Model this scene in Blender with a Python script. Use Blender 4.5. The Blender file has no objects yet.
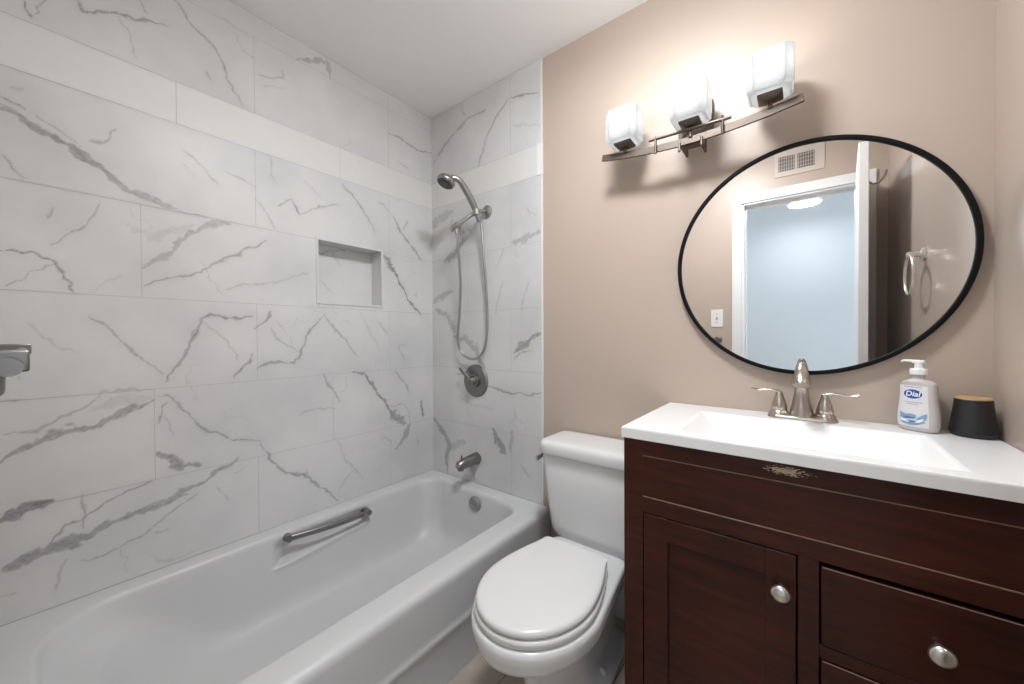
import bpy, bmesh, math, random
import numpy as np
from mathutils import Vector, Matrix, noise

S = bpy.context.scene
COL = S.collection
PI = math.pi
random.seed(4)

# ------------------------------------------------------------------ camera, world, exposure, lights
cam_data = bpy.data.cameras.new('camera')
cam = bpy.data.objects.new('camera', cam_data)
COL.objects.link(cam)
cam_data.sensor_width = 36.0
cam_data.lens = 373.57 / 1024 * 36.0
cam_data.shift_y = -2.27 / 1024
cam_data.clip_start = 0.01
_r = Vector((0.78863, 0.61485, -0.00487)); _u = Vector((-0.0017, 0.0101, 0.99995)); _f = Vector((-0.61487, 0.78858, -0.00901))
cam.matrix_world = Matrix(((_r.x, _u.x, -_f.x, 1.7335), (_r.y, _u.y, -_f.y, -1.4669), (_r.z, _u.z, -_f.z, 1.1485), (0, 0, 0, 1)))
S.camera = cam
S.view_settings.view_transform = 'Standard'
S.view_settings.look = 'None'
S.view_settings.gamma = 1.0
S.view_settings.use_curve_mapping = False
S.view_settings.exposure = 0.2

w = bpy.data.worlds.new('world'); S.world = w
w.use_nodes = True
w.node_tree.nodes['Background'].inputs[0].default_value = (0.84, 0.91, 1.0, 1)
w.node_tree.nodes['Background'].inputs[1].default_value = 4.0

SHADE_X = (1.212, 1.436, 1.655)
BULB_W, HALL_W, FILL_W = 0.95, 5.0, 8.5
def point_light(name, loc, watts, col, radius):
    d = bpy.data.lights.new(name, 'POINT'); d.energy = watts; d.color = col; d.shadow_soft_size = radius
    o = bpy.data.objects.new(name, d); o.location = loc; COL.objects.link(o)
    return o
for sx in SHADE_X:
    point_light('vanity_bulb_light', (sx, -0.115, 1.925), BULB_W, (1.0, 0.965, 0.93), 0.042)
hl = bpy.data.lights.new('hall_lamp_light', 'AREA'); hl.shape = 'DISK'; hl.size = 0.22; hl.energy = HALL_W; hl.color = (0.93, 0.97, 1.0)
ho = bpy.data.objects.new('hall_lamp_light', hl); ho.location = (1.74, -2.60, 2.262); COL.objects.link(ho)

cl = bpy.data.lights.new('added_fill_light', 'AREA'); cl.shape = 'DISK'; cl.size = 0.30; cl.energy = FILL_W; cl.color = (0.93, 0.97, 1.0)  # unseen fill light, added to brighten the tub and tile
co = bpy.data.objects.new('added_fill_light', cl); co.location = (1.35, -0.76, 2.335); COL.objects.link(co)

# ------------------------------------------------------------------ helpers
def nodes_of(m):
    m.use_nodes = True
    return m.node_tree, m.node_tree.nodes, m.node_tree.links, m.node_tree.nodes['Principled BSDF']

def mat(name, col, rough=0.5, metal=0.0, var=0.0, scale=8.0, bump=0.0, bscale=60.0, spec=None, **kw):
    m = bpy.data.materials.new(name)
    nt, N, L, b = nodes_of(m)
    b.inputs['Base Color'].default_value = (*col, 1)
    b.inputs['Roughness'].default_value = rough
    b.inputs['Metallic'].default_value = metal
    if spec is not None: b.inputs['Specular IOR Level'].default_value = spec
    for k, v in kw.items():
        b.inputs[k.replace('_', ' ')].default_value = v
    tc = N.new('ShaderNodeTexCoord')
    if var:
        n = N.new('ShaderNodeTexNoise'); n.inputs['Scale'].default_value = scale; n.inputs['Detail'].default_value = 4
        L.new(tc.outputs['Object'], n.inputs['Vector'])
        mx = N.new('ShaderNodeMix'); mx.data_type = 'RGBA'
        mx.inputs[6].default_value = (*[c * (1 - var) for c in col], 1)
        mx.inputs[7].default_value = (*[min(1, c * (1 + var)) for c in col], 1)
        L.new(n.outputs['Fac'], mx.inputs[0]); L.new(mx.outputs[2], b.inputs['Base Color'])
    if bump:
        n2 = N.new('ShaderNodeTexNoise'); n2.inputs['Scale'].default_value = bscale; n2.inputs['Detail'].default_value = 3
        L.new(tc.outputs['Object'], n2.inputs['Vector'])
        bp = N.new('ShaderNodeBump'); bp.inputs['Strength'].default_value = bump; bp.inputs['Distance'].default_value = 0.002
        L.new(n2.outputs['Fac'], bp.inputs['Height']); L.new(bp.outputs['Normal'], b.inputs['Normal'])
    return m

M = {}
M['paint'] = mat('beige_wall_paint', (0.505, 0.411, 0.346), 0.38, var=0.02, scale=3, bump=0.12, bscale=90)
M['paint_gloss'] = mat('beige_gloss_paint', (0.505, 0.415, 0.352), 0.13, var=0.02, scale=3, bump=0.03, bscale=12, spec=0.6)
M['ceiling'] = mat('white_ceiling_paint', (0.92, 0.92, 0.92), 0.7, var=0.01)
M['white_trim'] = mat('white_gloss_trim', (0.80, 0.80, 0.80), 0.3, var=0.01)
M['hall'] = mat('cool_light_tinted_hall', (0.54, 0.60, 0.635), 0.6, var=0.02)  # the hall's cool blue light is put into this wall colour
M['grout'] = mat('grey_grout', (0.47, 0.47, 0.47), 0.8, var=0.08, scale=40)
M['stripe'] = mat('warm_white_tile', (0.72, 0.715, 0.70), 0.5, var=0.03, scale=14)
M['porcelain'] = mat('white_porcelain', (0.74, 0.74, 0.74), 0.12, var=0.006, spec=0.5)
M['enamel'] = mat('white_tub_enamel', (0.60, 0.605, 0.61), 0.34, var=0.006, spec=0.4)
M['seat'] = mat('white_seat_plastic', (0.74, 0.74, 0.735), 0.2, var=0.006)
M['marble_top'] = mat('white_cultured_marble', (0.88, 0.88, 0.88), 0.15, var=0.01, scale=5)
M['nickel'] = mat('brushed_nickel', (0.50, 0.45, 0.40), 0.28, 1.0, var=0.08, scale=60)
M['dark_nickel'] = mat('aged_nickel', (0.27, 0.265, 0.26), 0.36, 1.0, var=0.08, scale=40)
M['knob'] = mat('satin_nickel_knob', (0.72, 0.69, 0.65), 0.3, 1.0, var=0.05, scale=40)
M['spray'] = mat('dark_spray_face', (0.055, 0.052, 0.05), 0.4, var=0.2, scale=80)
M['fixture'] = mat('brushed_fixture_nickel', (0.15, 0.124, 0.105), 0.5, 1.0, var=0.08, scale=60)
M['nickel_hand'] = mat('grey_handset_nickel', (0.36, 0.35, 0.34), 0.33, 1.0, var=0.06, scale=40)
M['steel'] = mat('hose_steel', (0.42, 0.415, 0.41), 0.38, 1.0, var=0.06, scale=200)
M['black'] = mat('black_metal_frame', (0.006, 0.006, 0.0065), 0.55, 0.0, var=0.1, spec=0.12)
M['black_matte'] = mat('black_matte_ceramic', (0.012, 0.012, 0.013), 0.5, var=0.15, scale=30)
M['bamboo'] = mat('bamboo_lid', (0.55, 0.34, 0.15), 0.5, var=0.2, scale=25)
M['pump'] = mat('white_pump_plastic', (0.85, 0.85, 0.85), 0.3, var=0.01)
M['soap'] = mat('milky_soap_bottle', (0.72, 0.67, 0.67), 0.15, var=0.02, Transmission_Weight=0.25)
M['label'] = mat('white_label', (0.71, 0.695, 0.705), 0.35, var=0.01)
M['label_blue'] = mat('label_blue', (0.012, 0.075, 0.32), 0.35, var=0.05)
M['label_wave'] = mat('label_wave_blue', (0.22, 0.34, 0.52), 0.35, var=0.4, scale=120)
M['label_pale'] = mat('label_pale_aqua', (0.50, 0.68, 0.72), 0.35, var=0.25, scale=120)
M['label_text'] = mat('label_white_ink', (0.9, 0.9, 0.9), 0.4, var=0.01)
M['label_grey'] = mat('label_grey_ink', (0.35, 0.38, 0.48), 0.4, var=0.1)
M['door_paint'] = mat('white_door_paint', (0.78, 0.78, 0.78), 0.35, var=0.01)
M['plastic'] = mat('white_switch_plastic', (0.80, 0.80, 0.78), 0.35, var=0.01)
M['vent_dark'] = mat('vent_dark_recess', (0.10, 0.09, 0.085), 0.7, var=0.1)
M['vent_slat'] = mat('vent_slat_paint', (0.42, 0.36, 0.32), 0.5, var=0.04)
M['wear_highlight'] = mat('worn_highlit_wood_edge', (0.17, 0.10, 0.07), 0.5, var=0.6, scale=60)  # pale tone for worn edges, with the lit-edge highlight painted in
M['dark_gap'] = mat('dark_gap', (0.01, 0.006, 0.005), 0.8, var=0.1)
M['floor_tile'] = mat('wood_look_floor_tile', (0.43, 0.365, 0.31), 0.35, var=0.16, scale=9)
M['hall_floor'] = mat('hall_floor_oak', (0.35, 0.26, 0.18), 0.4, var=0.1)
M['mirror'] = mat('mirror_silver', (0.90, 0.90, 0.90), 0.015, 1.0)
M['cap_white'] = mat('bolt_cap_plastic', (0.82, 0.82, 0.82), 0.2, var=0.01)

def wood_mat():
    m = bpy.data.materials.new('dark_cherry_wood')
    nt, N, L, b = nodes_of(m)
    tc = N.new('ShaderNodeTexCoord'); mp = N.new('ShaderNodeMapping')
    mp.inputs['Scale'].default_value = (3, 20, 28)
    L.new(tc.outputs['Object'], mp.inputs['Vector'])
    n = N.new('ShaderNodeTexNoise'); n.inputs['Scale'].default_value = 2.2; n.inputs['Detail'].default_value = 6
    L.new(mp.outputs['Vector'], n.inputs['Vector'])
    n2 = N.new('ShaderNodeTexNoise'); n2.inputs['Scale'].default_value = 4.5; n2.inputs['Detail'].default_value = 3
    L.new(tc.outputs['Object'], n2.inputs['Vector'])
    ad = N.new('ShaderNodeMath'); ad.operation = 'ADD'
    L.new(n.outputs['Fac'], ad.inputs[0]); L.new(n2.outputs['Fac'], ad.inputs[1])
    cr = N.new('ShaderNodeValToRGB')
    cr.color_ramp.elements[0].position = 0.36; cr.color_ramp.elements[0].color = (0.022, 0.0064, 0.0038, 1)
    cr.color_ramp.elements[1].position = 0.66; cr.color_ramp.elements[1].color = (0.070, 0.0165, 0.0092, 1)
    hf = N.new('ShaderNodeMath'); hf.operation = 'MULTIPLY'; hf.inputs[1].default_value = 0.5
    L.new(ad.outputs[0], hf.inputs[0]); L.new(hf.outputs[0], cr.inputs[0])
    L.new(cr.outputs[0], b.inputs['Base Color'])
    b.inputs['Roughness'].default_value = 0.36
    b.inputs['Specular IOR Level'].default_value = 0.3
    return m
M['wood'] = wood_mat()

FLAKE_AT = (1.706 - 1.725, 0, 0.8515)
def wood_worn_mat():
    # the rail under the worktop: same wood, with a patch where the finish has flaked away
    m = M['wood'].copy(); m.name = 'dark_cherry_wood_flaked'
    nt = m.node_tree; N, L = nt.nodes, nt.links
    b = N['Principled BSDF']
    src = b.inputs['Base Color'].links[0].from_socket
    tc = N.new('ShaderNodeTexCoord')
    mp = N.new('ShaderNodeMapping'); mp.inputs['Scale'].default_value = (110, 1, 380)
    L.new(tc.outputs['Object'], mp.inputs['Vector'])
    n = N.new('ShaderNodeTexNoise'); n.inputs['Scale'].default_value = 1.3; n.inputs['Detail'].default_value = 4
    L.new(mp.outputs['Vector'], n.inputs['Vector'])
    sub = N.new('ShaderNodeVectorMath'); sub.operation = 'SUBTRACT'; sub.inputs[1].default_value = FLAKE_AT
    L.new(tc.outputs['Object'], sub.inputs[0])
    sc = N.new('ShaderNodeVectorMath'); sc.operation = 'MULTIPLY'; sc.inputs[1].default_value = (1 / 0.066, 0, 1 / 0.0175)
    L.new(sub.outputs[0], sc.inputs[0])
    ln = N.new('ShaderNodeVectorMath'); ln.operation = 'LENGTH'; L.new(sc.outputs[0], ln.inputs[0])
    mr = N.new('ShaderNodeMapRange'); mr.inputs[1].default_value = 0.2; mr.inputs[2].default_value = 1.1; mr.inputs[3].default_value = 0.19; mr.inputs[4].default_value = -0.35
    L.new(ln.outputs['Value'], mr.inputs[0])
    ad = N.new('ShaderNodeMath'); ad.operation = 'ADD'; L.new(n.outputs['Fac'], ad.inputs[0]); L.new(mr.outputs[0], ad.inputs[1])
    th = N.new('ShaderNodeMapRange'); th.inputs[1].default_value = 0.55; th.inputs[2].default_value = 0.60
    L.new(ad.outputs[0], th.inputs[0])
    mx = N.new('ShaderNodeMix'); mx.data_type = 'RGBA'
    L.new(th.outputs[0], mx.inputs[0]); L.new(src, mx.inputs[6]); mx.inputs[7].default_value = (0.50, 0.39, 0.28, 1)
    L.new(mx.outputs[2], b.inputs['Base Color'])
    return m

def marble_mat():
    m = bpy.data.materials.new('grey_veined_marble_tile')
    nt, N, L, b = nodes_of(m)
    at = N.new('ShaderNodeAttribute'); at.attribute_name = 'vein'
    tc = N.new('ShaderNodeTexCoord')
    n = N.new('ShaderNodeTexNoise'); n.inputs['Scale'].default_value = 2.6; n.inputs['Detail'].default_value = 5
    L.new(tc.outputs['Object'], n.inputs['Vector'])
    base = N.new('ShaderNodeMix'); base.data_type = 'RGBA'
    base.inputs[6].default_value = (0.60, 0.605, 0.61, 1); base.inputs[7].default_value = (0.70, 0.70, 0.70, 1)
    mr = N.new('ShaderNodeMapRange'); mr.inputs[1].default_value = 0.35; mr.inputs[2].default_value = 0.6
    L.new(n.outputs['Fac'], mr.inputs[0]); L.new(mr.outputs[0], base.inputs[0])
    mx = N.new('ShaderNodeMix'); mx.data_type = 'RGBA'
    hn = N.new('ShaderNodeTexNoise'); hn.inputs['Scale'].default_value = 5.5; hn.inputs['Detail'].default_value = 4; hn.inputs['Distortion'].default_value = 0.8
    L.new(tc.outputs['Object'], hn.inputs['Vector'])
    s1 = N.new('ShaderNodeMath'); s1.operation = 'SUBTRACT'; s1.inputs[1].default_value = 0.5; L.new(hn.outputs['Fac'], s1.inputs[0])
    s2 = N.new('ShaderNodeMath'); s2.operation = 'ABSOLUTE'; L.new(s1.outputs[0], s2.inputs[0])
    s3 = N.new('ShaderNodeMapRange'); s3.inputs[1].default_value = 0.0; s3.inputs[2].default_value = 0.010; s3.inputs[3].default_value = 1.0; s3.inputs[4].default_value = 0.0
    L.new(s2.outputs[0], s3.inputs[0])
    mk = N.new('ShaderNodeTexNoise'); mk.inputs['Scale'].default_value = 3.4; L.new(tc.outputs['Object'], mk.inputs['Vector'])
    s4 = N.new('ShaderNodeMapRange'); s4.inputs[1].default_value = 0.52; s4.inputs[2].default_value = 0.66; s4.inputs[3].default_value = 0.0; s4.inputs[4].default_value = 0.20
    L.new(mk.outputs['Fac'], s4.inputs[0])
    s5 = N.new('ShaderNodeMath'); s5.operation = 'MULTIPLY'; L.new(s3.outputs[0], s5.inputs[0]); L.new(s4.outputs[0], s5.inputs[1])
    s6 = N.new('ShaderNodeMath'); s6.operation = 'MAXIMUM'; L.new(s5.outputs[0], s6.inputs[0]); L.new(at.outputs['Fac'], s6.inputs[1])
    L.new(s6.outputs[0], mx.inputs[0]); L.new(base.outputs[2], mx.inputs[6])
    mx.inputs[7].default_value = (0.115, 0.115, 0.12, 1)
    L.new(mx.outputs[2], b.inputs['Base Color'])
    b.inputs['Roughness'].default_value = 0.42
    b.inputs['Specular IOR Level'].default_value = 0.35
    return m
M['marble'] = marble_mat()

def shade_mat():
    m = bpy.data.materials.new('frosted_white_glass')
    nt, N, L, b = nodes_of(m)
    out = N['Material Output']
    tr = N.new('ShaderNodeBsdfTranslucent'); tr.inputs[0].default_value = (0.74, 0.755, 0.77, 1)
    df = N.new('ShaderNodeBsdfDiffuse'); df.inputs[0].default_value = (0.5, 0.52, 0.53, 1)
    gl = N.new('ShaderNodeBsdfGlossy'); gl.inputs['Roughness'].default_value = 0.1
    mx = N.new('ShaderNodeMixShader'); mx.inputs[0].default_value = 0.35
    L.new(tr.outputs[0], mx.inputs[1]); L.new(df.outputs[0], mx.inputs[2])
    fr = N.new('ShaderNodeFresnel'); fr.inputs[0].default_value = 1.35
    m2 = N.new('ShaderNodeMixShader'); L.new(fr.outputs[0], m2.inputs[0]); L.new(mx.outputs[0], m2.inputs[1]); L.new(gl.outputs[0], m2.inputs[2])
    L.new(m2.outputs[0], out.inputs['Surface'])
    return m
M['shade'] = shade_mat()
def emit_mat(name, col, k):
    m = bpy.data.materials.new(name)
    nt, N, L, b = nodes_of(m)
    b.inputs['Base Color'].default_value = (*col, 1); b.inputs['Roughness'].default_value = 0.3
    b.inputs['Emission Color'].default_value = (*col, 1); b.inputs['Emission Strength'].default_value = k
    return m
M['dome'] = emit_mat('lit_dome_glass', (1, 0.98, 0.95), 3.0)
M['dome_fill'] = emit_mat('added_fill_dome_glow', (0.95, 0.98, 1.0), 44.0)  # glow of the added fill dome, mainly to lift the ceiling

class G:
    """collects shapes that become one mesh object"""
    def __init__(s): s.v = []; s.f = []; s.mi = []
    def add(s, v, f, mi=0):
        o = len(s.v); s.v += [tuple(p) for p in v]
        s.f += [tuple(i + o for i in q) for q in f]; s.mi += [mi] * len(f)
        return s
    def box(s, x0, x1, y0, y1, z0, z1, mi=0):
        v = [(x, y, z) for z in (z0, z1) for y in (y0, y1) for x in (x0, x1)]
        return s.add(v, [(0, 2, 3, 1), (4, 5, 7, 6), (0, 1, 5, 4), (2, 6, 7, 3), (0, 4, 6, 2), (1, 3, 7, 5)], mi)
    def loft(s, rings, cap0=True, cap1=True, mi=0, closed=True):
        n = len(rings[0]); v = [p for r in rings for p in r]; f = []
        for k in range(len(rings) - 1):
            for i in range(n if closed else n - 1):
                j = (i + 1) % n
                f.append((k * n + i, k * n + j, (k + 1) * n + j, (k + 1) * n + i))
        if cap0: f.append(tuple(range(n - 1, -1, -1)))
        if cap1: f.append(tuple((len(rings) - 1) * n + i for i in range(n)))
        return s.add(v, f, mi)
    def lathe(s, prof, c=(0, 0, 0), axis='z', n=28, mi=0, caps=True):
        rings = []
        for r, h in prof:
            ring = []
            for i in range(n):
                a = 2 * PI * i / n
                x, y = r * math.cos(a), r * math.sin(a)
                p = {'z': (x, y, h), 'y': (x, h, -y), 'x': (h, x, y)}[axis]
                ring.append((c[0] + p[0], c[1] + p[1], c[2] + p[2]))
            rings.append(ring)
        return s.loft(rings, caps, caps, mi)
    def tube(s, pts, rad, n=12, mi=0, caps=True, flat=None):
        P = [Vector(p) for p in pts]; R = rad if isinstance(rad, (list, tuple)) else [rad] * len(P)
        T = []
        for i in range(len(P)):
            T.append((P[min(i + 1, len(P) - 1)] - P[max(i - 1, 0)]).normalized())
        u = T[0].orthogonal().normalized(); rings = []
        if flat is not None: u = (Vector(flat) - T[0] * T[0].dot(Vector(flat))).normalized()
        for i in range(len(P)):
            u = (u - T[i] * u.dot(T[i])).normalized(); w_ = T[i].cross(u)
            rr = R[i] if isinstance(R[i], (list, tuple)) else (R[i], R[i])
            rings.append([tuple(P[i] + u * math.cos(2 * PI * k / n) * rr[0] + w_ * math.sin(2 * PI * k / n) * rr[1]) for k in range(n)])
        return s.loft(rings, caps, caps, mi)

def spline(pts, n=8):
    P = [Vector(p) for p in pts]; out = []
    for i in range(len(P) - 1):
        a = P[max(i - 1, 0)]; b = P[i]; c = P[i + 1]; d = P[min(i + 2, len(P) - 1)]
        for k in range(n):
            t = k / n
            out.append(0.5 * ((2 * b) + (c - a) * t + (2 * a - 5 * b + 4 * c - d) * t * t + (3 * b - a - 3 * c + d) * t ** 3))
    out.append(P[-1])
    return out

ORIG = {}
def build(name, g, mats, parent=None, angle=35, bevel=0.0, seg=2, local=False, fix=True):
    me = bpy.data.meshes.new(name)
    o0 = (0, 0, 0) if (parent is None or local) else ORIG.get(parent.name, (0, 0, 0))
    me.from_pydata([(p[0] - o0[0], p[1] - o0[1], p[2] - o0[2]) for p in g.v], [], g.f)
    if not isinstance(mats, (list, tuple)): mats = [mats]
    for m in mats: me.materials.append(m)
    me.polygons.foreach_set('material_index', g.mi)
    if fix:
        bm = bmesh.new(); bm.from_mesh(me)
        bmesh.ops.recalc_face_normals(bm, faces=bm.faces)
        bm.to_mesh(me); bm.free()
    me.polygons.foreach_set('use_smooth', [True] * len(me.polygons))
    me.set_sharp_from_angle(angle=math.radians(angle))
    me.update()
    o = bpy.data.objects.new(name, me); COL.objects.link(o)
    if parent is not None:
        o.parent = parent; ORIG[o.name] = o0
    else:
        ORIG[o.name] = (0, 0, 0)
    if bevel:
        b = o.modifiers.new('bevel', 'BEVEL'); b.width = bevel; b.segments = seg; b.limit_method = 'ANGLE'; b.angle_limit = math.radians(40)
    return o

def thing(name, label, cat, loc=(0, 0, 0), rz=0.0, group=None):
    o = bpy.data.objects.new(name, None); o.empty_display_size = 0.05; COL.objects.link(o)
    o.location = loc; o.rotation_euler = (0, 0, rz)
    ORIG[o.name] = tuple(loc)
    return tag(o, label, cat, group)
def tag(o, label, cat, group=None):
    o['label'] = label; o['category'] = cat; o['kind'] = 'thing'
    if group: o['group'] = group
    return o
def struct(o, label, cat):
    o['kind'] = 'structure'; o['label'] = label; o['category'] = cat
    return o

def rrect(x0, x1, y0, y1, r, z, ns=10, nc=6):
    """rounded rectangle ring, ns points per side, nc per corner (r: one radius or four, from (x1,y1) anticlockwise)"""
    R4 = r if isinstance(r, (list, tuple)) else [r] * 4
    C4 = [(x1, y1, 0), (x0, y1, 1), (x0, y0, 2), (x1, y0, 3)]
    sg = [(-1, -1), (1, -1), (1, 1), (-1, 1)]
    corner = []
    for (cx, cy, q), rr, (sx, sy) in zip(C4, R4, sg):
        ox, oy = cx + sx * rr, cy + sy * rr
        corner.append([(ox + rr * math.cos(q * PI / 2 + PI / 2 * k / nc), oy + rr * math.sin(q * PI / 2 + PI / 2 * k / nc)) for k in range(nc + 1)])
    ring = []
    for q in range(4):
        ring += corner[q]
        a = corner[q][-1]; b = corner[(q + 1) % 4][0]
        ring += [(a[0] + (b[0] - a[0]) * k / (ns + 1), a[1] + (b[1] - a[1]) * k / (ns + 1)) for k in range(1, ns + 1)]
    return [(x, y, z) for x, y in ring]

M['niche_trim'] = mat('pale_grey_niche_trim', (0.66, 0.66, 0.66), 0.4, var=0.02)

M['wood_flaked'] = wood_worn_mat()
M['label_blue2'] = mat('label_mid_blue', (0.07, 0.13, 0.34), 0.35, var=0.3, scale=150)
M['paint_vent'] = mat('vent_plate_paint', (0.57, 0.49, 0.43), 0.45, var=0.02)
M['grout_dark'] = mat('dark_floor_grout', (0.09, 0.075, 0.065), 0.85, var=0.15, scale=40)

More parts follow.
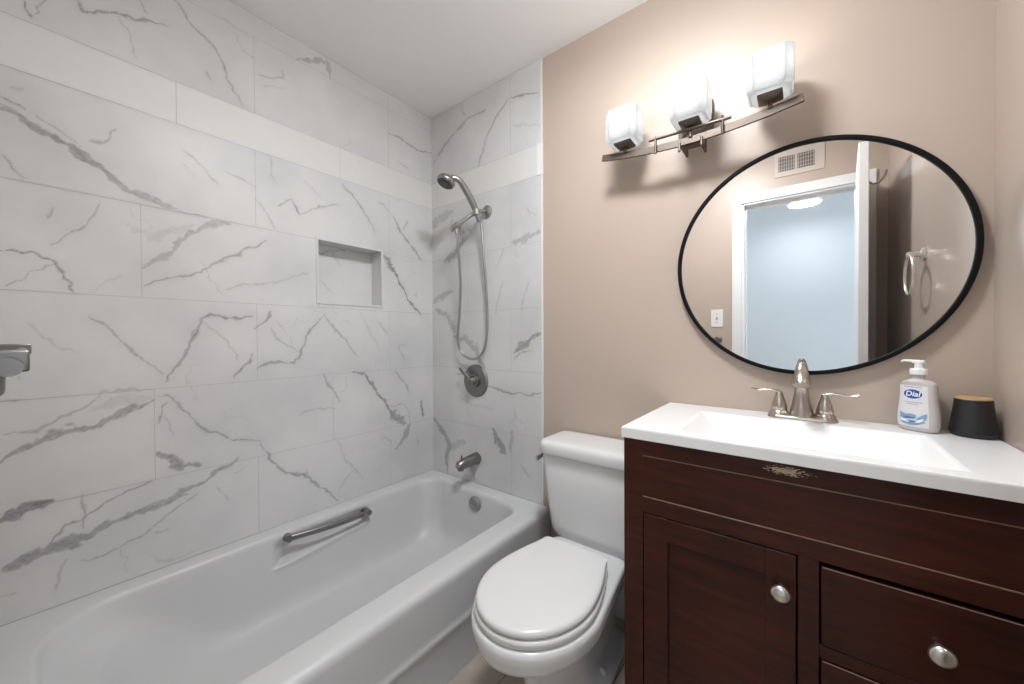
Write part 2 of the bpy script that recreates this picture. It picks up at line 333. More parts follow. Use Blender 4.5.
# measured runs of the marble veins: (width, darkness, [(position along wall, height)])
VEINS_LEFT = [
 (0.0062,0.5,[(-1.476,2.101),(-1.464,2.064)]),
 (0.0047,0.35,[(-1.432,2.132),(-1.457,2.08)]),
 (0.007,0.5,[(-1.376,2.17),(-1.363,2.148),(-1.293,2.189),(-1.24,2.204),(-1.174,2.234)]),
 (0.0054,0.25,[(-1.291,2.189),(-1.264,2.13),(-1.247,2.065)]),
 (0.0055,0.3,[(-1.235,2.27),(-1.224,2.235)]),
 (0.0081,0.42,[(-1.152,2.328),(-1.118,2.288),(-1.073,2.26),(-1.023,2.194),(-0.993,2.132),(-0.955,2.051)]),
 (0.0081,0.3,[(-1.066,2.133),(-1.048,2.095)]),
 (0.0065,0.2,[(-0.978,2.328),(-0.949,2.276),(-0.905,2.258)]),
 (0.0056,0.18,[(-1.028,2.356),(-0.904,2.338)]),
 (0.0069,0.3,[(-0.892,2.202),(-0.81,2.246),(-0.814,2.265)]),
 (0.0059,0.18,[(-0.889,2.163),(-0.799,2.21)]),
 (0.0198,0.35,[(-0.754,2.353),(-0.7,2.376),(-0.629,2.421),(-0.607,2.356)]),
 (0.0123,0.42,[(-0.295,2.23),(-0.201,2.226),(-0.113,2.211),(0.003,2.238)]),
 (0.0091,0.25,[(-0.241,2.102),(-0.169,2.084)]),
 (0.0227,0.5,[(-1.516,1.78),(-1.486,1.772),(-1.45,1.751),(-1.4,1.722),(-1.355,1.697),(-1.294,1.656)]),
 (0.0103,0.4,[(-1.516,1.791),(-1.486,1.78),(-1.45,1.757),(-1.4,1.728),(-1.355,1.707),(-1.294,1.656),(-1.244,1.616),(-1.175,1.598),(-1.068,1.594)]),
 (0.0182,0.35,[(-1.314,1.656),(-1.244,1.623),(-1.175,1.605)]),
 (0.0076,0.45,[(-1.515,1.815),(-1.499,1.807),(-1.476,1.796)]),
 (0.0065,0.35,[(-1.453,1.793),(-1.424,1.771),(-1.375,1.729)]),
 (0.0067,0.42,[(-1.517,1.657),(-1.501,1.622),(-1.478,1.599)]),
 (0.0092,0.2,[(-1.502,1.852),(-1.48,1.858)]),
 (0.0069,0.35,[(-1.355,1.762),(-1.33,1.76),(-1.297,1.817)]),
 (0.008,0.32,[(-1.133,1.818),(-1.098,1.781),(-1.06,1.747),(-1.031,1.723)]),
 (0.0059,0.2,[(-1.142,1.776),(-1.109,1.727)]),
 (0.0069,0.25,[(-1.018,1.78),(-0.917,1.759)]),
 (0.0082,0.2,[(-0.862,1.891),(-0.852,1.816),(-0.834,1.802)]),
 (0.0084,0.35,[(-0.835,1.702),(-0.784,1.741)]),
 (0.0095,0.6,[(-0.784,1.741),(-0.744,1.687)]),
 (0.008,0.33,[(-0.744,1.687),(-0.663,1.74),(-0.57,1.772)]),
 (0.0064,0.2,[(-0.726,1.837),(-0.649,1.78)]),
 (0.0072,0.25,[(-0.91,1.713),(-0.872,1.659),(-0.843,1.604)]),
 (0.0098,0.42,[(-0.549,1.88),(-0.455,1.796),(-0.382,1.692)]),
 (0.0115,0.25,[(-0.352,1.854),(-0.299,1.806)]),
 (0.0133,0.5,[(-0.287,1.798),(-0.256,1.768),(-0.206,1.704),(-0.084,1.585)]),
 (0.011,0.45,[(-0.205,1.737),(-0.178,1.787)]),
 (0.0083,0.55,[(-1.52,1.386),(-1.454,1.392),(-1.427,1.373),(-1.41,1.328),(-1.389,1.293)]),
 (0.0063,0.32,[(-1.509,1.292),(-1.474,1.329),(-1.427,1.367)]),
 (0.0067,0.35,[(-1.329,1.585),(-1.344,1.541),(-1.381,1.48),(-1.432,1.422)]),
 (0.008,0.32,[(-1.44,1.496),(-1.427,1.537)]),
 (0.0052,0.15,[(-1.347,1.299),(-1.281,1.353)]),
 (0.0196,0.3,[(-1.237,1.382),(-1.184,1.428),(-1.128,1.511),(-1.068,1.568),(-1.004,1.587)]),
 (0.0069,0.3,[(-1.237,1.389),(-1.184,1.434),(-1.128,1.515),(-1.088,1.556)]),
 (0.0345,0.12,[(-1.221,1.479),(-1.157,1.526),(-1.117,1.553)]),
 (0.0095,0.42,[(-1.232,1.326),(-1.177,1.356),(-1.11,1.371),(-1.038,1.425),(-0.967,1.479),(-0.898,1.535),(-0.88,1.547)]),
 (0.0057,0.2,[(-1.09,1.425),(-1.028,1.321)]),
 (0.0076,0.23,[(-1.016,1.334),(-0.968,1.354),(-0.845,1.379),(-0.705,1.435)]),
 (0.0349,0.5,[(-0.328,1.579),(-0.283,1.506)]),
 (0.0145,0.6,[(-0.328,1.579),(-0.271,1.492),(-0.202,1.396),(-0.135,1.3),(-0.093,1.285)]),
 (0.0058,0.2,[(-1.478,1.196),(-1.451,1.15),(-1.377,1.101)]),
 (0.0086,0.42,[(-1.356,1.215),(-1.312,1.162),(-1.249,1.093),(-1.193,1.022)]),
 (0.0119,0.45,[(-1.194,0.994),(-1.143,1.063),(-1.112,1.148),(-1.082,1.214),(-1.056,1.241)]),
 (0.0092,0.52,[(-1.082,1.214),(-1.057,1.237),(-1.008,1.222),(-0.925,1.235)]),
 (0.0063,0.25,[(-1.077,1.199),(-1.009,1.136),(-0.974,1.066)]),
 (0.0095,0.5,[(-0.988,0.993),(-0.964,1.038),(-0.927,1.079)]),
 (0.0093,0.2,[(-1.49,1.047),(-1.483,1.038)]),
 (0.0099,0.5,[(-0.915,1.187),(-0.876,1.216),(-0.857,1.26)]),
 (0.0123,0.5,[(-0.913,1.03),(-0.848,1.047),(-0.775,1.042),(-0.75,1.069),(-0.718,1.168),(-0.645,1.253)]),
 (0.0115,0.38,[(-0.645,1.246),(-0.599,1.187),(-0.541,1.13),(-0.486,1.058)]),
 (0.0079,0.28,[(-0.858,1.192),(-0.84,1.142),(-0.762,1.081)]),
 (0.0065,0.18,[(-0.839,1.217),(-0.778,1.116)]),
 (0.0084,0.15,[(-0.463,1.273),(-0.409,1.159),(-0.365,1.076)]),
 (0.0092,0.25,[(-0.364,1.221),(-0.317,1.159)]),
 (0.0085,0.3,[(-0.243,1.088),(-0.191,1.109)]),
 (0.0084,0.25,[(-0.243,1.088),(-0.212,1.021)]),
 (0.0061,0.4,[(-1.524,0.973),(-1.489,0.979)]),
 (0.0105,0.25,[(-1.407,0.911),(-1.329,0.98),(-1.216,0.973)]),
 (0.0354,0.14,[(-1.361,0.922),(-1.296,0.95),(-1.227,0.947)]),
 (0.0184,0.45,[(-1.526,0.811),(-1.484,0.845),(-1.432,0.871),(-1.341,0.878),(-1.286,0.908),(-1.217,0.939)]),
 (0.0077,0.35,[(-1.525,0.885),(-1.462,0.884),(-1.416,0.91),(-1.359,0.952)]),
 (0.0093,0.45,[(-1.208,0.951),(-1.171,0.94),(-1.14,0.889),(-1.098,0.824),(-1.049,0.792),(-0.993,0.753),(-0.906,0.734)]),
 (0.008,0.3,[(-0.906,0.734),(-0.89,0.681)]),
 (0.0083,0.38,[(-1.205,0.855),(-1.195,0.908),(-1.187,0.924)]),
 (0.0053,0.22,[(-1.19,0.877),(-1.172,0.807)]),
 (0.027,0.5,[(-1.21,0.754),(-1.181,0.734),(-1.15,0.693),(-1.1,0.69)]),
 (0.0076,0.4,[(-1.209,0.76),(-1.178,0.742),(-1.147,0.713)]),
 (0.0123,0.42,[(-0.652,0.98),(-0.611,0.907),(-0.578,0.846)]),
 (0.008,0.28,[(-0.761,0.811),(-0.685,0.821),(-0.593,0.82)]),
 (0.017,0.55,[(-0.513,0.979),(-0.45,0.969),(-0.395,0.888),(-0.314,0.778),(-0.253,0.692)]),
 (0.0536,0.45,[(-0.296,0.748),(-0.221,0.675)]),
 (0.0085,0.32,[(-0.308,0.787),(-0.233,0.776),(-0.174,0.74),(-0.175,0.678)]),
 (0.0109,0.4,[(-0.27,0.97),(-0.206,0.894),(-0.187,0.842)]),
 (0.0152,0.55,[(-0.105,0.78),(-0.084,0.685)]),
 (0.0068,0.18,[(-0.593,0.877),(-0.549,0.905),(-0.538,0.952)]),
 (0.0288,0.45,[(-1.529,0.513),(-1.49,0.519),(-1.453,0.533),(-1.405,0.535),(-1.356,0.539)]),
 (0.0197,0.45,[(-1.405,0.535),(-1.356,0.539),(-1.318,0.561),(-1.275,0.573),(-1.195,0.576),(-1.134,0.588)]),
 (0.018,0.42,[(-1.254,0.569),(-1.159,0.593),(-1.077,0.632),(-1.032,0.656),(-0.984,0.677)]),
 (0.0063,0.35,[(-1.529,0.513),(-1.49,0.519),(-1.453,0.533),(-1.405,0.535),(-1.356,0.539),(-1.318,0.561),(-1.275,0.573),(-1.195,0.591),(-1.077,0.632),(-0.984,0.685)]),
 (0.0082,0.48,[(-1.455,0.537),(-1.418,0.586),(-1.376,0.593),(-1.332,0.63),(-1.279,0.647),(-1.229,0.661)]),
 (0.0101,0.35,[(-1.382,0.672),(-1.371,0.601),(-1.377,0.569)]),
 (0.0279,0.55,[(-1.527,0.647),(-1.489,0.671),(-1.448,0.671)]),
 (0.0073,0.38,[(-1.382,0.467),(-1.343,0.464),(-1.303,0.478),(-1.248,0.493),(-1.196,0.527),(-1.14,0.561),(-1.101,0.584)]),
 (0.0072,0.25,[(-1.415,0.49),(-1.423,0.439),(-1.434,0.395)]),
 (0.0055,0.3,[(-1.529,0.439),(-1.506,0.443)]),
 (0.0057,0.18,[(-1.303,0.478),(-1.286,0.427),(-1.291,0.381)]),
 (0.0069,0.16,[(-1.232,0.418),(-1.197,0.378),(-1.1,0.382)]),
 (0.0063,0.25,[(-1.045,0.588),(-1.011,0.516)]),
 (0.0075,0.2,[(-1.219,0.487),(-1.186,0.484)]),
 (0.0125,0.5,[(-0.885,0.674),(-0.852,0.622),(-0.809,0.567),(-0.732,0.538),(-0.675,0.469),(-0.583,0.377)]),
 (0.0097,0.3,[(-0.734,0.563),(-0.718,0.523)]),
 (0.0085,0.22,[(-0.585,0.663),(-0.552,0.569),(-0.46,0.445)]),
 (0.0272,0.42,[(-0.178,0.662),(-0.209,0.596),(-0.273,0.545)]),
 (0.0087,0.25,[(-0.346,0.625),(-0.285,0.58)]),
 (0.0113,0.25,[(-0.121,0.571),(-0.128,0.521)]),
]
VEINS_BACK = [
 (0.0141,0.33,[(0.018,2.167),(0.1,2.237),(0.2,2.284),(0.309,2.332),(0.425,2.331)]),
 (0.0113,0.48,[(0.373,2.047),(0.424,2.172),(0.49,2.251),(0.581,2.324)]),
 (0.0109,0.28,[(0.245,2.415),(0.286,2.351)]),
 (0.0106,0.52,[(0.597,2.318),(0.668,2.307),(0.763,2.284)]),
 (0.0084,0.2,[(0.603,2.191),(0.767,2.133)]),
 (0.0446,0.25,[(-0.01,1.819),(0.096,1.834),(0.171,1.853)]),
 (0.0495,0.32,[(0.227,1.753),(0.265,1.68),(0.169,1.599),(0.111,1.59)]),
 (0.0386,0.25,[(0.017,1.791),(0.079,1.855)]),
 (0.0125,0.2,[(0.171,1.853),(0.162,1.747)]),
 (0.0319,0.32,[(0.593,1.607),(0.664,1.615),(0.765,1.645)]),
 (0.0068,0.25,[(0.691,1.764),(0.714,1.731),(0.697,1.717)]),
 (0.0068,0.2,[(0.714,1.731),(0.748,1.714)]),
 (0.0089,0.22,[(0.548,1.579),(0.501,1.499)]),
 (0.009,0.22,[(0.534,1.434),(0.493,1.274)]),
 (0.0085,0.2,[(0.704,1.42),(0.662,1.31),(0.646,1.262)]),
 (0.0383,0.3,[(0.013,1.348),(0.075,1.385),(0.167,1.407)]),
 (0.0443,0.3,[(0.03,1.306),(0.133,1.261),(0.19,1.18)]),
 (0.042,0.32,[(0.189,1.141),(0.276,1.13),(0.351,1.076),(0.383,1.024)]),
 (0.0266,0.48,[(0.602,1.066),(0.661,1.106),(0.768,1.164)]),
 (0.0108,0.4,[(0.602,1.031),(0.633,1.062),(0.705,1.083)]),
 (0.0292,0.38,[(0.358,1.028),(0.415,0.985)]),
 (0.011,0.38,[(0.204,0.944),(0.259,0.947)]),
 (0.0121,0.5,[(0.432,0.889),(0.543,0.872),(0.616,0.864),(0.772,0.882)]),
 (0.0107,0.14,[(0.219,0.811),(0.349,0.774),(0.476,0.778)]),
 (0.0082,0.25,[(0.607,0.793),(0.616,0.745),(0.587,0.711)]),
 (0.0288,0.42,[(0.003,0.665),(0.084,0.608),(0.135,0.534),(0.113,0.45),(0.125,0.357)]),
 (0.0497,0.22,[(0.134,0.515),(0.256,0.57)]),
 (0.0394,0.5,[(0.468,0.666),(0.509,0.613),(0.554,0.565)]),
 (0.0192,0.3,[(0.587,0.671),(0.586,0.566)]),
 (0.0418,0.33,[(0.316,0.451),(0.335,0.379)]),
 (0.0107,0.28,[(0.642,0.519),(0.699,0.469)]),
]

# ------------------------------------------------------------------ room shell
W, D, H = 2.106, -1.52, 2.437          # right wall, door wall, ceiling
T = 0.308                              # tile course
RIM = 0.36
ZS = RIM + 5 * T                       # underside of the plain band
BAND = 0.146
NY0, NY1, NZ0, NZ1 = -0.668, -0.350, 1.312, 1.591   # niche opening
TILE_END = 0.77
DL = -1.556                            # end wall of the tub alcove
BY = -0.008                            # face of the tiles on the shower end wall

def value_noise(u, v, freq, seed):
    rs = np.random.RandomState(seed); n = 256
    tab = rs.rand(n, n)
    x, y = u * freq, v * freq
    xi, yi = np.floor(x).astype(int), np.floor(y).astype(int)
    fx, fy = x - xi, y - yi
    fx, fy = fx * fx * (3 - 2 * fx), fy * fy * (3 - 2 * fy)
    a = tab[xi % n, yi % n]; b = tab[(xi + 1) % n, yi % n]; c = tab[xi % n, (yi + 1) % n]; d = tab[(xi + 1) % n, (yi + 1) % n]
    return (a * (1 - fx) + b * fx) * (1 - fy) + (c * (1 - fx) + d * fx) * fy

def vein_field(u, v, veins, seed):
    """how grey the marble is at each point: named veins of measured run and width, roughened, over a faint cloud"""
    uu = u + 0.014 * (value_noise(u, v, 22, seed) - .5) + 0.010 * (value_noise(u, v, 60, seed + 1) - .5)
    vv = v + 0.014 * (value_noise(u, v, 22, seed + 2) - .5) + 0.010 * (value_noise(u, v, 60, seed + 3) - .5)
    wn = 0.55 + 0.9 * value_noise(u, v, 30, seed + 4)
    fine = value_noise(u, v, 110, seed + 5) * .6 + value_noise(u, v, 45, seed + 6) * .4
    grain = value_noise(u, v, 260, seed + 8) * .5 + value_noise(u, v, 90, seed + 9) * .5
    out = np.zeros_like(u)
    for wd, dk, pts in veins:
        n = len(pts)
        for i in range(n - 1):
            (ax, ay), (bx, by) = pts[i], pts[i + 1]
            pad = wd * 4 + 0.02
            m = np.where((uu > min(ax, bx) - pad) & (uu < max(ax, bx) + pad) & (vv > min(ay, by) - pad) & (vv < max(ay, by) + pad))[0]
            if not len(m): continue
            px, py = uu[m], vv[m]
            dx, dy = bx - ax, by - ay
            t = np.clip(((px - ax) * dx + (py - ay) * dy) / (dx * dx + dy * dy + 1e-12), 0, 1)
            dist = np.hypot(px - ax - t * dx, py - ay - t * dy)
            s = (i + t) / (n - 1)
            taper = 0.45 + 0.55 * np.clip(np.minimum(s, 1 - s) * 5, 0, 1)
            hw = np.maximum(wd * 0.60 * wn[m] * taper, 0.0014)
            r = dist / hw
            ragged = np.clip((1.0 - r) * 2.2 + (fine[m] - 0.5) * 2.4, 0, 1) * (r < 1.25)
            core = np.exp(-(dist / np.maximum(0.26 * hw, 0.0011)) ** 2)
            if wd > 0.014: k = dk * np.maximum(ragged * (0.55 + 0.85 * grain[m]), core * 1.05)
            else: k = dk * np.maximum(ragged * 0.66, core * 1.35)
            halo = 0.09 * dk * np.exp(-(dist / (wd * 1.5 + .004)) ** 2)
            out[m] = np.maximum(out[m], np.maximum(k, halo))
    out = np.clip(out * 1.10, 0, 0.85)
    return np.clip(out + 0.03 * (value_noise(u, v, 7, seed + 7)), 0, 1)

def tile_wall(name, frame, rects, veins, seed, step=0.003):
    """rects: (u0, u1, z0, z1, slot); frame maps (u, z, out) to the room"""
    g = G(); U = []; Vv = []
    for (u0, u1, z0, z1, slot) in rects:
        gap = 0.0008
        u0, u1, z0, z1 = u0 + gap, u1 - gap, z0 + gap, z1 - gap
        if u1 - u0 < 0.004 or z1 - z0 < 0.004: continue
        nu = max(1, int(round((u1 - u0) / (step if slot == 0 else 0.2)))); nz = max(1, int(round((z1 - z0) / (step if slot == 0 else 0.2))))
        us = np.linspace(u0, u1, nu + 1); zs = np.linspace(z0, z1, nz + 1)
        o = len(g.v)
        for z in zs:
            for u in us: g.v.append(frame(u, z, 0.0)); U.append(u); Vv.append(z)
        for j in range(nz):
            a = o + j * (nu + 1)
            for i in range(nu):
                g.f.append((a + i, a + i + 1, a + i + nu + 2, a + i + nu + 1)); g.mi.append(slot)
    return g, np.array(U), np.array(Vv)

def cut(rect, hole):
    u0, u1, z0, z1, s = rect; a0, a1, b0, b1 = hole
    if u1 <= a0 or u0 >= a1 or z1 <= b0 or z0 >= b1: return [rect]
    out = []
    if u0 < a0: out.append((u0, a0, z0, z1, s))
    if u1 > a1: out.append((a1, u1, z0, z1, s))
    c0, c1 = max(u0, a0), min(u1, a1)
    if z0 < b0: out.append((c0, c1, z0, b0, s))
    if z1 > b1: out.append((c0, c1, b1, z1, s))
    return out

def courses(lo, hi, seams):
    """split [lo, hi] at seams"""
    e = [lo] + sorted(q for q in seams if lo < q < hi) + [hi]
    return list(zip(e[:-1], e[1:]))

odd, even = (-0.300, -0.912), (-0.606, -1.216)
rows = []
for k in range(5):
    z0, z1 = RIM + k * T, RIM + (k + 1) * T
    for a, b in courses(DL, 0, odd if k % 2 == 0 else (-0.606, -1.243) if k == 3 else even): rows.append((a, b, z0, z1, 0))
for a, b in courses(DL, 0, (-0.563, -1.150)): rows.append((a, b, ZS, ZS + BAND, 1))
for a, b in courses(DL, 0, odd): rows.append((a, b, ZS + BAND, ZS + BAND + 0.306, 0))
for a, b in courses(DL, 0, (-0.300, -0.606, -1.216)): rows.append((a, b, ZS + BAND + 0.306, H, 0))
rects = [q for r in rows for q in cut(r, (NY0, NY1, NZ0, NZ1))]
def vein_attr(o, vals):
    at = o.data.attributes.new('vein', 'FLOAT', 'POINT'); at.data.foreach_set('value', vals.astype(np.float32))

left_frame = lambda u, z, out: (out, u, z)
g, U, V = tile_wall('wall_left', left_frame, rects, VEINS_LEFT, 3)
vals = vein_field(U, V, VEINS_LEFT, 3)
# grout bed behind the tiles (around the niche), then the niche's five faces
for (a, b, c, d, s) in cut((DL - 0.02, 0.02, 0.0, H, 2), (NY0, NY1, NZ0, NZ1)):
    g.add([(-0.0012, a, c), (-0.0012, b, c), (-0.0012, b, d), (-0.0012, a, d)], [(0, 1, 2, 3)], 2)
ND = -0.088
g.add([(0, NY0, NZ0), (0, NY1, NZ0), (0, NY1, NZ1), (0, NY0, NZ1), (ND, NY0, NZ0), (ND, NY1, NZ0), (ND, NY1, NZ1), (ND, NY0, NZ1)],
      [(0, 1, 5, 4), (3, 7, 6, 2), (0, 4, 7, 3), (1, 2, 6, 5)], 0)
nb = len(g.v)
n_extra = nb - len(U)
for z in np.linspace(NZ0, NZ1, 71):
    for y in np.linspace(NY0, NY1, 81): g.v.append((ND, y, z))
for j in range(70):
    for i in range(80):
        a = nb + j * 81 + i; g.f.append((a, a + 1, a + 82, a + 81)); g.mi.append(0)
NV = np.array(g.v[nb:])
niche_veins = [(0.006, .5, [(-0.66, 1.555), (-0.60, 1.552), (-0.55, 1.575), (-0.50, 1.58)]), (0.004, .3, [(-0.56, 1.57), (-0.52, 1.50)]), (0.004, .22, [(-0.62, 1.42), (-0.55, 1.36)])]
nv = vein_field(NV[:, 1], NV[:, 2], niche_veins, 9)
wall_left = build('wall_left', g, [M['marble'], M['stripe'], M['grout']], fix=False, angle=30)
vein_attr(wall_left, np.concatenate([vals, np.zeros(n_extra), nv]))
struct(wall_left, 'grey veined marble tiled wall along the tub with a plain white band', 'wall')
fr = G()
e = 0.011
for y0, y1, z0, z1 in ((NY0 - e, NY1 + e, NZ1, NZ1 + e), (NY0 - e, NY1 + e, NZ0 - e, NZ0), (NY0 - e, NY0, NZ0, NZ1), (NY1, NY1 + e, NZ0, NZ1)):
    fr.box(-0.003, 0.004, y0, y1, z0, z1)
nf = build('niche_frame', fr, M['niche_trim'], wall_left, bevel=0.001)
bk = build('wall_backing', G().box(-0.14, -0.10, D - 0.12, 0.12, 0, H), M['paint'], wall_left)

rows = []
for k in range(5):
    z0, z1 = RIM + k * T, RIM + (k + 1) * T
    for a, b in courses(0, TILE_END, (0.59,) if k % 2 == 0 else (0.285,) if k == 1 else (0.29,)): rows.append((a, b, z0, z1, 0))
rows = [r for r in rows if not abs(r[2] - (RIM + 4 * T)) < .01]
for a, b in courses(0, TILE_END, (0.592,)): rows.append((a, b, RIM + 4 * T, ZS, 0))
for a, b in courses(0, TILE_END, (0.05,)): rows.append((a, b, ZS, ZS + BAND, 1))
for a, b in courses(0, TILE_END, (0.592,)): rows.append((a, b, ZS + BAND, H, 0))
rows.append((0, TILE_END, RIM - 0.1, RIM, 0))
back_frame = lambda u, z, out: (u, BY, z)
g, U, V = tile_wall('wall_shower', back_frame, rows, VEINS_BACK, 21)
vals = vein_field(U, V, VEINS_BACK, 21)
g.add([(0, BY + .0012, 0), (TILE_END, BY + .0012, 0), (TILE_END, BY + .0012, H), (0, BY + .0012, H)], [(0, 1, 2, 3)], 2)
n_e = len(g.v) - len(U)
ws = build('wall_shower', g, [M['marble'], M['stripe'], M['grout']], fix=False, angle=30)
vein_attr(ws, np.concatenate([vals, np.zeros(n_e)]))
struct(ws, 'marble tiled end wall of the tub carrying the shower fittings', 'wall')
tr = G().box(TILE_END, TILE_END + 0.007, BY - 0.001, 0.0, RIM - 0.05, H - 0.001)
tr.box(TILE_END - 0.02, TILE_END + 0.009, BY - 0.003, -0.0005, ZS, ZS + BAND)
struct(build('trim_1', tr, M['white_trim'], bevel=0.001), 'thin white edge trim where the marble tile meets the beige wall', 'trim')

struct(build('wall_back', G().box(-0.14, W + 0.1, 0.0, 0.12, 0, H), M['paint']), 'beige painted wall behind the vanity and toilet', 'wall')
struct(build('wall_right', G().box(W, W + 0.1, D - 0.12, 0.0, 0, H), M['paint_gloss']), 'glossy beige painted wall at the right end of the vanity', 'wall')
DX0, DX1, DZ = 1.405, 2.006, 2.03
g = G().box(-0.10, 0.83, D - 0.11, DL, 0, H).box(0.83, DX0, D - 0.11, D, 0, H).box(DX1, W, D - 0.11, D, 0, H).box(DX0, DX1, D - 0.11, D, DZ, H)
struct(build('wall_door', g, M['paint']), 'beige wall with the doorway, seen in the round mirror', 'wall')
struct(build('ceiling', G().box(-0.14, W + 0.1, D - 0.12, 0.12, H, H + 0.08), M['ceiling']), 'plain white bathroom ceiling', 'ceiling')
g = G()
g.box(-0.14, W + 0.1, D - 0.12, 0.12, -0.08, -0.0015, 1)
px = 0.815 + 0.003
xs = [0.62, 0.79, 0.94, 1.09, 1.24, 1.39, 1.54, 1.69, 1.84, 1.99, W]
for i in range(len(xs) - 1):
    off = (i * 0.37) % 0.9
    ys = courses(D, 0, [-0.1 - off, -1.0 - off, 0.8 - off])
    for a, b in ys: g.box(xs[i] + .0018, xs[i + 1] - .0018, a + .0018, b - .0018, -0.01, 0.0, 0)
struct(build('floor', g, [M['floor_tile'], M['grout_dark']]), 'taupe wood-look plank tile floor with dark joints', 'floor')
struct(build('baseboard_back', G().box(0.83, 1.344, -0.014, 0.0, 0, 0.105), M['white_trim'], bevel=0.003), 'white baseboard behind the toilet', 'baseboard')

# doorway: casing, jamb, door leaf, and the hall beyond it
cas = G()
for y0, y1 in ((D, D + 0.016),):
    cas.box(DX0 - 0.055, DX0, y0, y1, 0, DZ + 0.058).box(DX1, DX1 + 0.052, y0, y1, 0, DZ + 0.058).box(DX0 - 0.0, DX1, y0, y1, DZ, DZ + 0.058)
cas.box(DX0 - 0.001, DX0 + 0.014, D - 0.11, D + 0.004, 0, DZ).box(DX1 - 0.012, DX1, D - 0.11, D + 0.004, 0, DZ).box(DX0, DX1, D - 0.11, D + 0.004, DZ - 0.012, DZ)
cas.box(DX0 + 0.012, DX0 + 0.022, D - 0.075, D - 0.04, 0, DZ).box(DX0, DX1, D - 0.075, D - 0.04, DZ - 0.03, DZ - 0.01)
struct(build('trim_2', cas, M['white_trim'], bevel=0.002), 'white casing and jamb around the doorway, seen in the mirror', 'trim')

hx, hy = 1.984, D + 0.006
ex, ey = 1.949, -0.905
ang = math.atan2(ey - hy, ex - hx)
Ld = math.hypot(ex - hx, ey - hy)
door = thing('door_1', 'white door standing open against the right wall, seen in the mirror', 'door', (hx, hy, 0.008), ang)
door['kind'] = 'structure'
g = G().box(0, Ld, -0.0175, 0.0175, 0, 2.02)
build('door_leaf', g, M['door_paint'], door, bevel=0.002, local=True)
k = G().lathe([(0.026, -0.0), (0.026, -0.006), (0.010, -0.010), (0.010, -0.03), (0.024, -0.045), (0.026, -0.058), (0.018, -0.068), (0.0, -0.069)], (Ld - 0.06, -0.0175, 0.95), 'y')
build('door_knob', k, M['knob'], door, local=True)
hk = thing('coat_hook', 'metal over-door coat hook on the white open door, seen in the mirror', 'hook', (hx, hy, 0.008), ang)
g = G().box(Ld - 0.052, Ld - 0.042, -0.0210, -0.0180, 1.80, 1.93)
build('hook_plate', g, M['knob'], hk, local=True, bevel=0.001)
g = G().tube(spline([(Ld - 0.047, -0.020, 1.845), (Ld - 0.047, -0.035, 1.832), (Ld - 0.047, -0.055, 1.838), (Ld - 0.047, -0.072, 1.862), (Ld - 0.047, -0.078, 1.885)], 5), 0.0045, 8)
build('hook_prong', g, M['dark_nickel'], hk, local=True)

HY = -3.12
struct(build('wall_hall', G().box(-0.9, 4.2, HY - 0.1, HY, 0, H + .02).box(W + 0.1, 4.2, D - 0.112, D - 0.01, 0, H + .02).box(-0.9, -0.14, D - 0.112, D - 0.01, 0, H + .02), M['hall']), 'hall walls beyond the doorway, cool light painted in as pale blue, seen in the mirror', 'wall')
struct(build('ceiling_hall', G().box(-0.9, 4.2, HY - 0.1, D - 0.12, H, H + 0.08), M['ceiling']), 'white hall ceiling seen through the doorway in the mirror', 'ceiling')
struct(build('floor_hall', G().box(-0.9, 4.2, HY - 0.1, D - 0.12, -0.08, 0.0), M['hall_floor']), 'wooden hall floor beyond the doorway', 'floor')
lamp = thing('ceiling_lamp', 'lit dome ceiling lamp in the hall, seen through the doorway in the mirror', 'lamp', (1.74, -2.60, H))
build('lamp_base', G().lathe([(0.10, H - 0.0005), (0.10, H - 0.02), (0.124, H - 0.028), (0.126, H - 0.036)], (1.74, -2.60, 0)), M['knob'], lamp)
build('lamp_dome', G().lathe([(0.124, H - 0.037), (0.120, H - 0.07), (0.104, H - 0.108), (0.07, H - 0.142), (0.03, H - 0.158), (0.0, H - 0.16)], (1.74, -2.60, 0)), M['dome'], lamp)
build('lamp_finial', G().lathe([(0.0, H - 0.178), (0.008, H - 0.172), (0.006, H - 0.159)], (1.74, -2.60, 0)), M['knob'], lamp)
fill_dome = thing('ceiling_lamp', 'added dome fill light on the bathroom ceiling, out of view', 'lamp', (1.35, -0.76, H))  # made-up dome sharing the lamp names, added to brighten the room
build('lamp_base', G().lathe([(0.155, H - 0.0005), (0.16, H - 0.012), (0.15, H - 0.03)], (1.35, -0.76, 0)), M['knob'], fill_dome)
build('lamp_dome', G().lathe([(0.152, H - 0.03), (0.148, H - 0.05), (0.125, H - 0.075), (0.08, H - 0.092), (0.0, H - 0.098)], (1.35, -0.76, 0)), M['dome_fill'], fill_dome)

# ------------------------------------------------------------------ bathtub
tub = thing('bathtub', 'white alcove bathtub along the marble tiled wall', 'bathtub', (0.41, -0.76, 0))
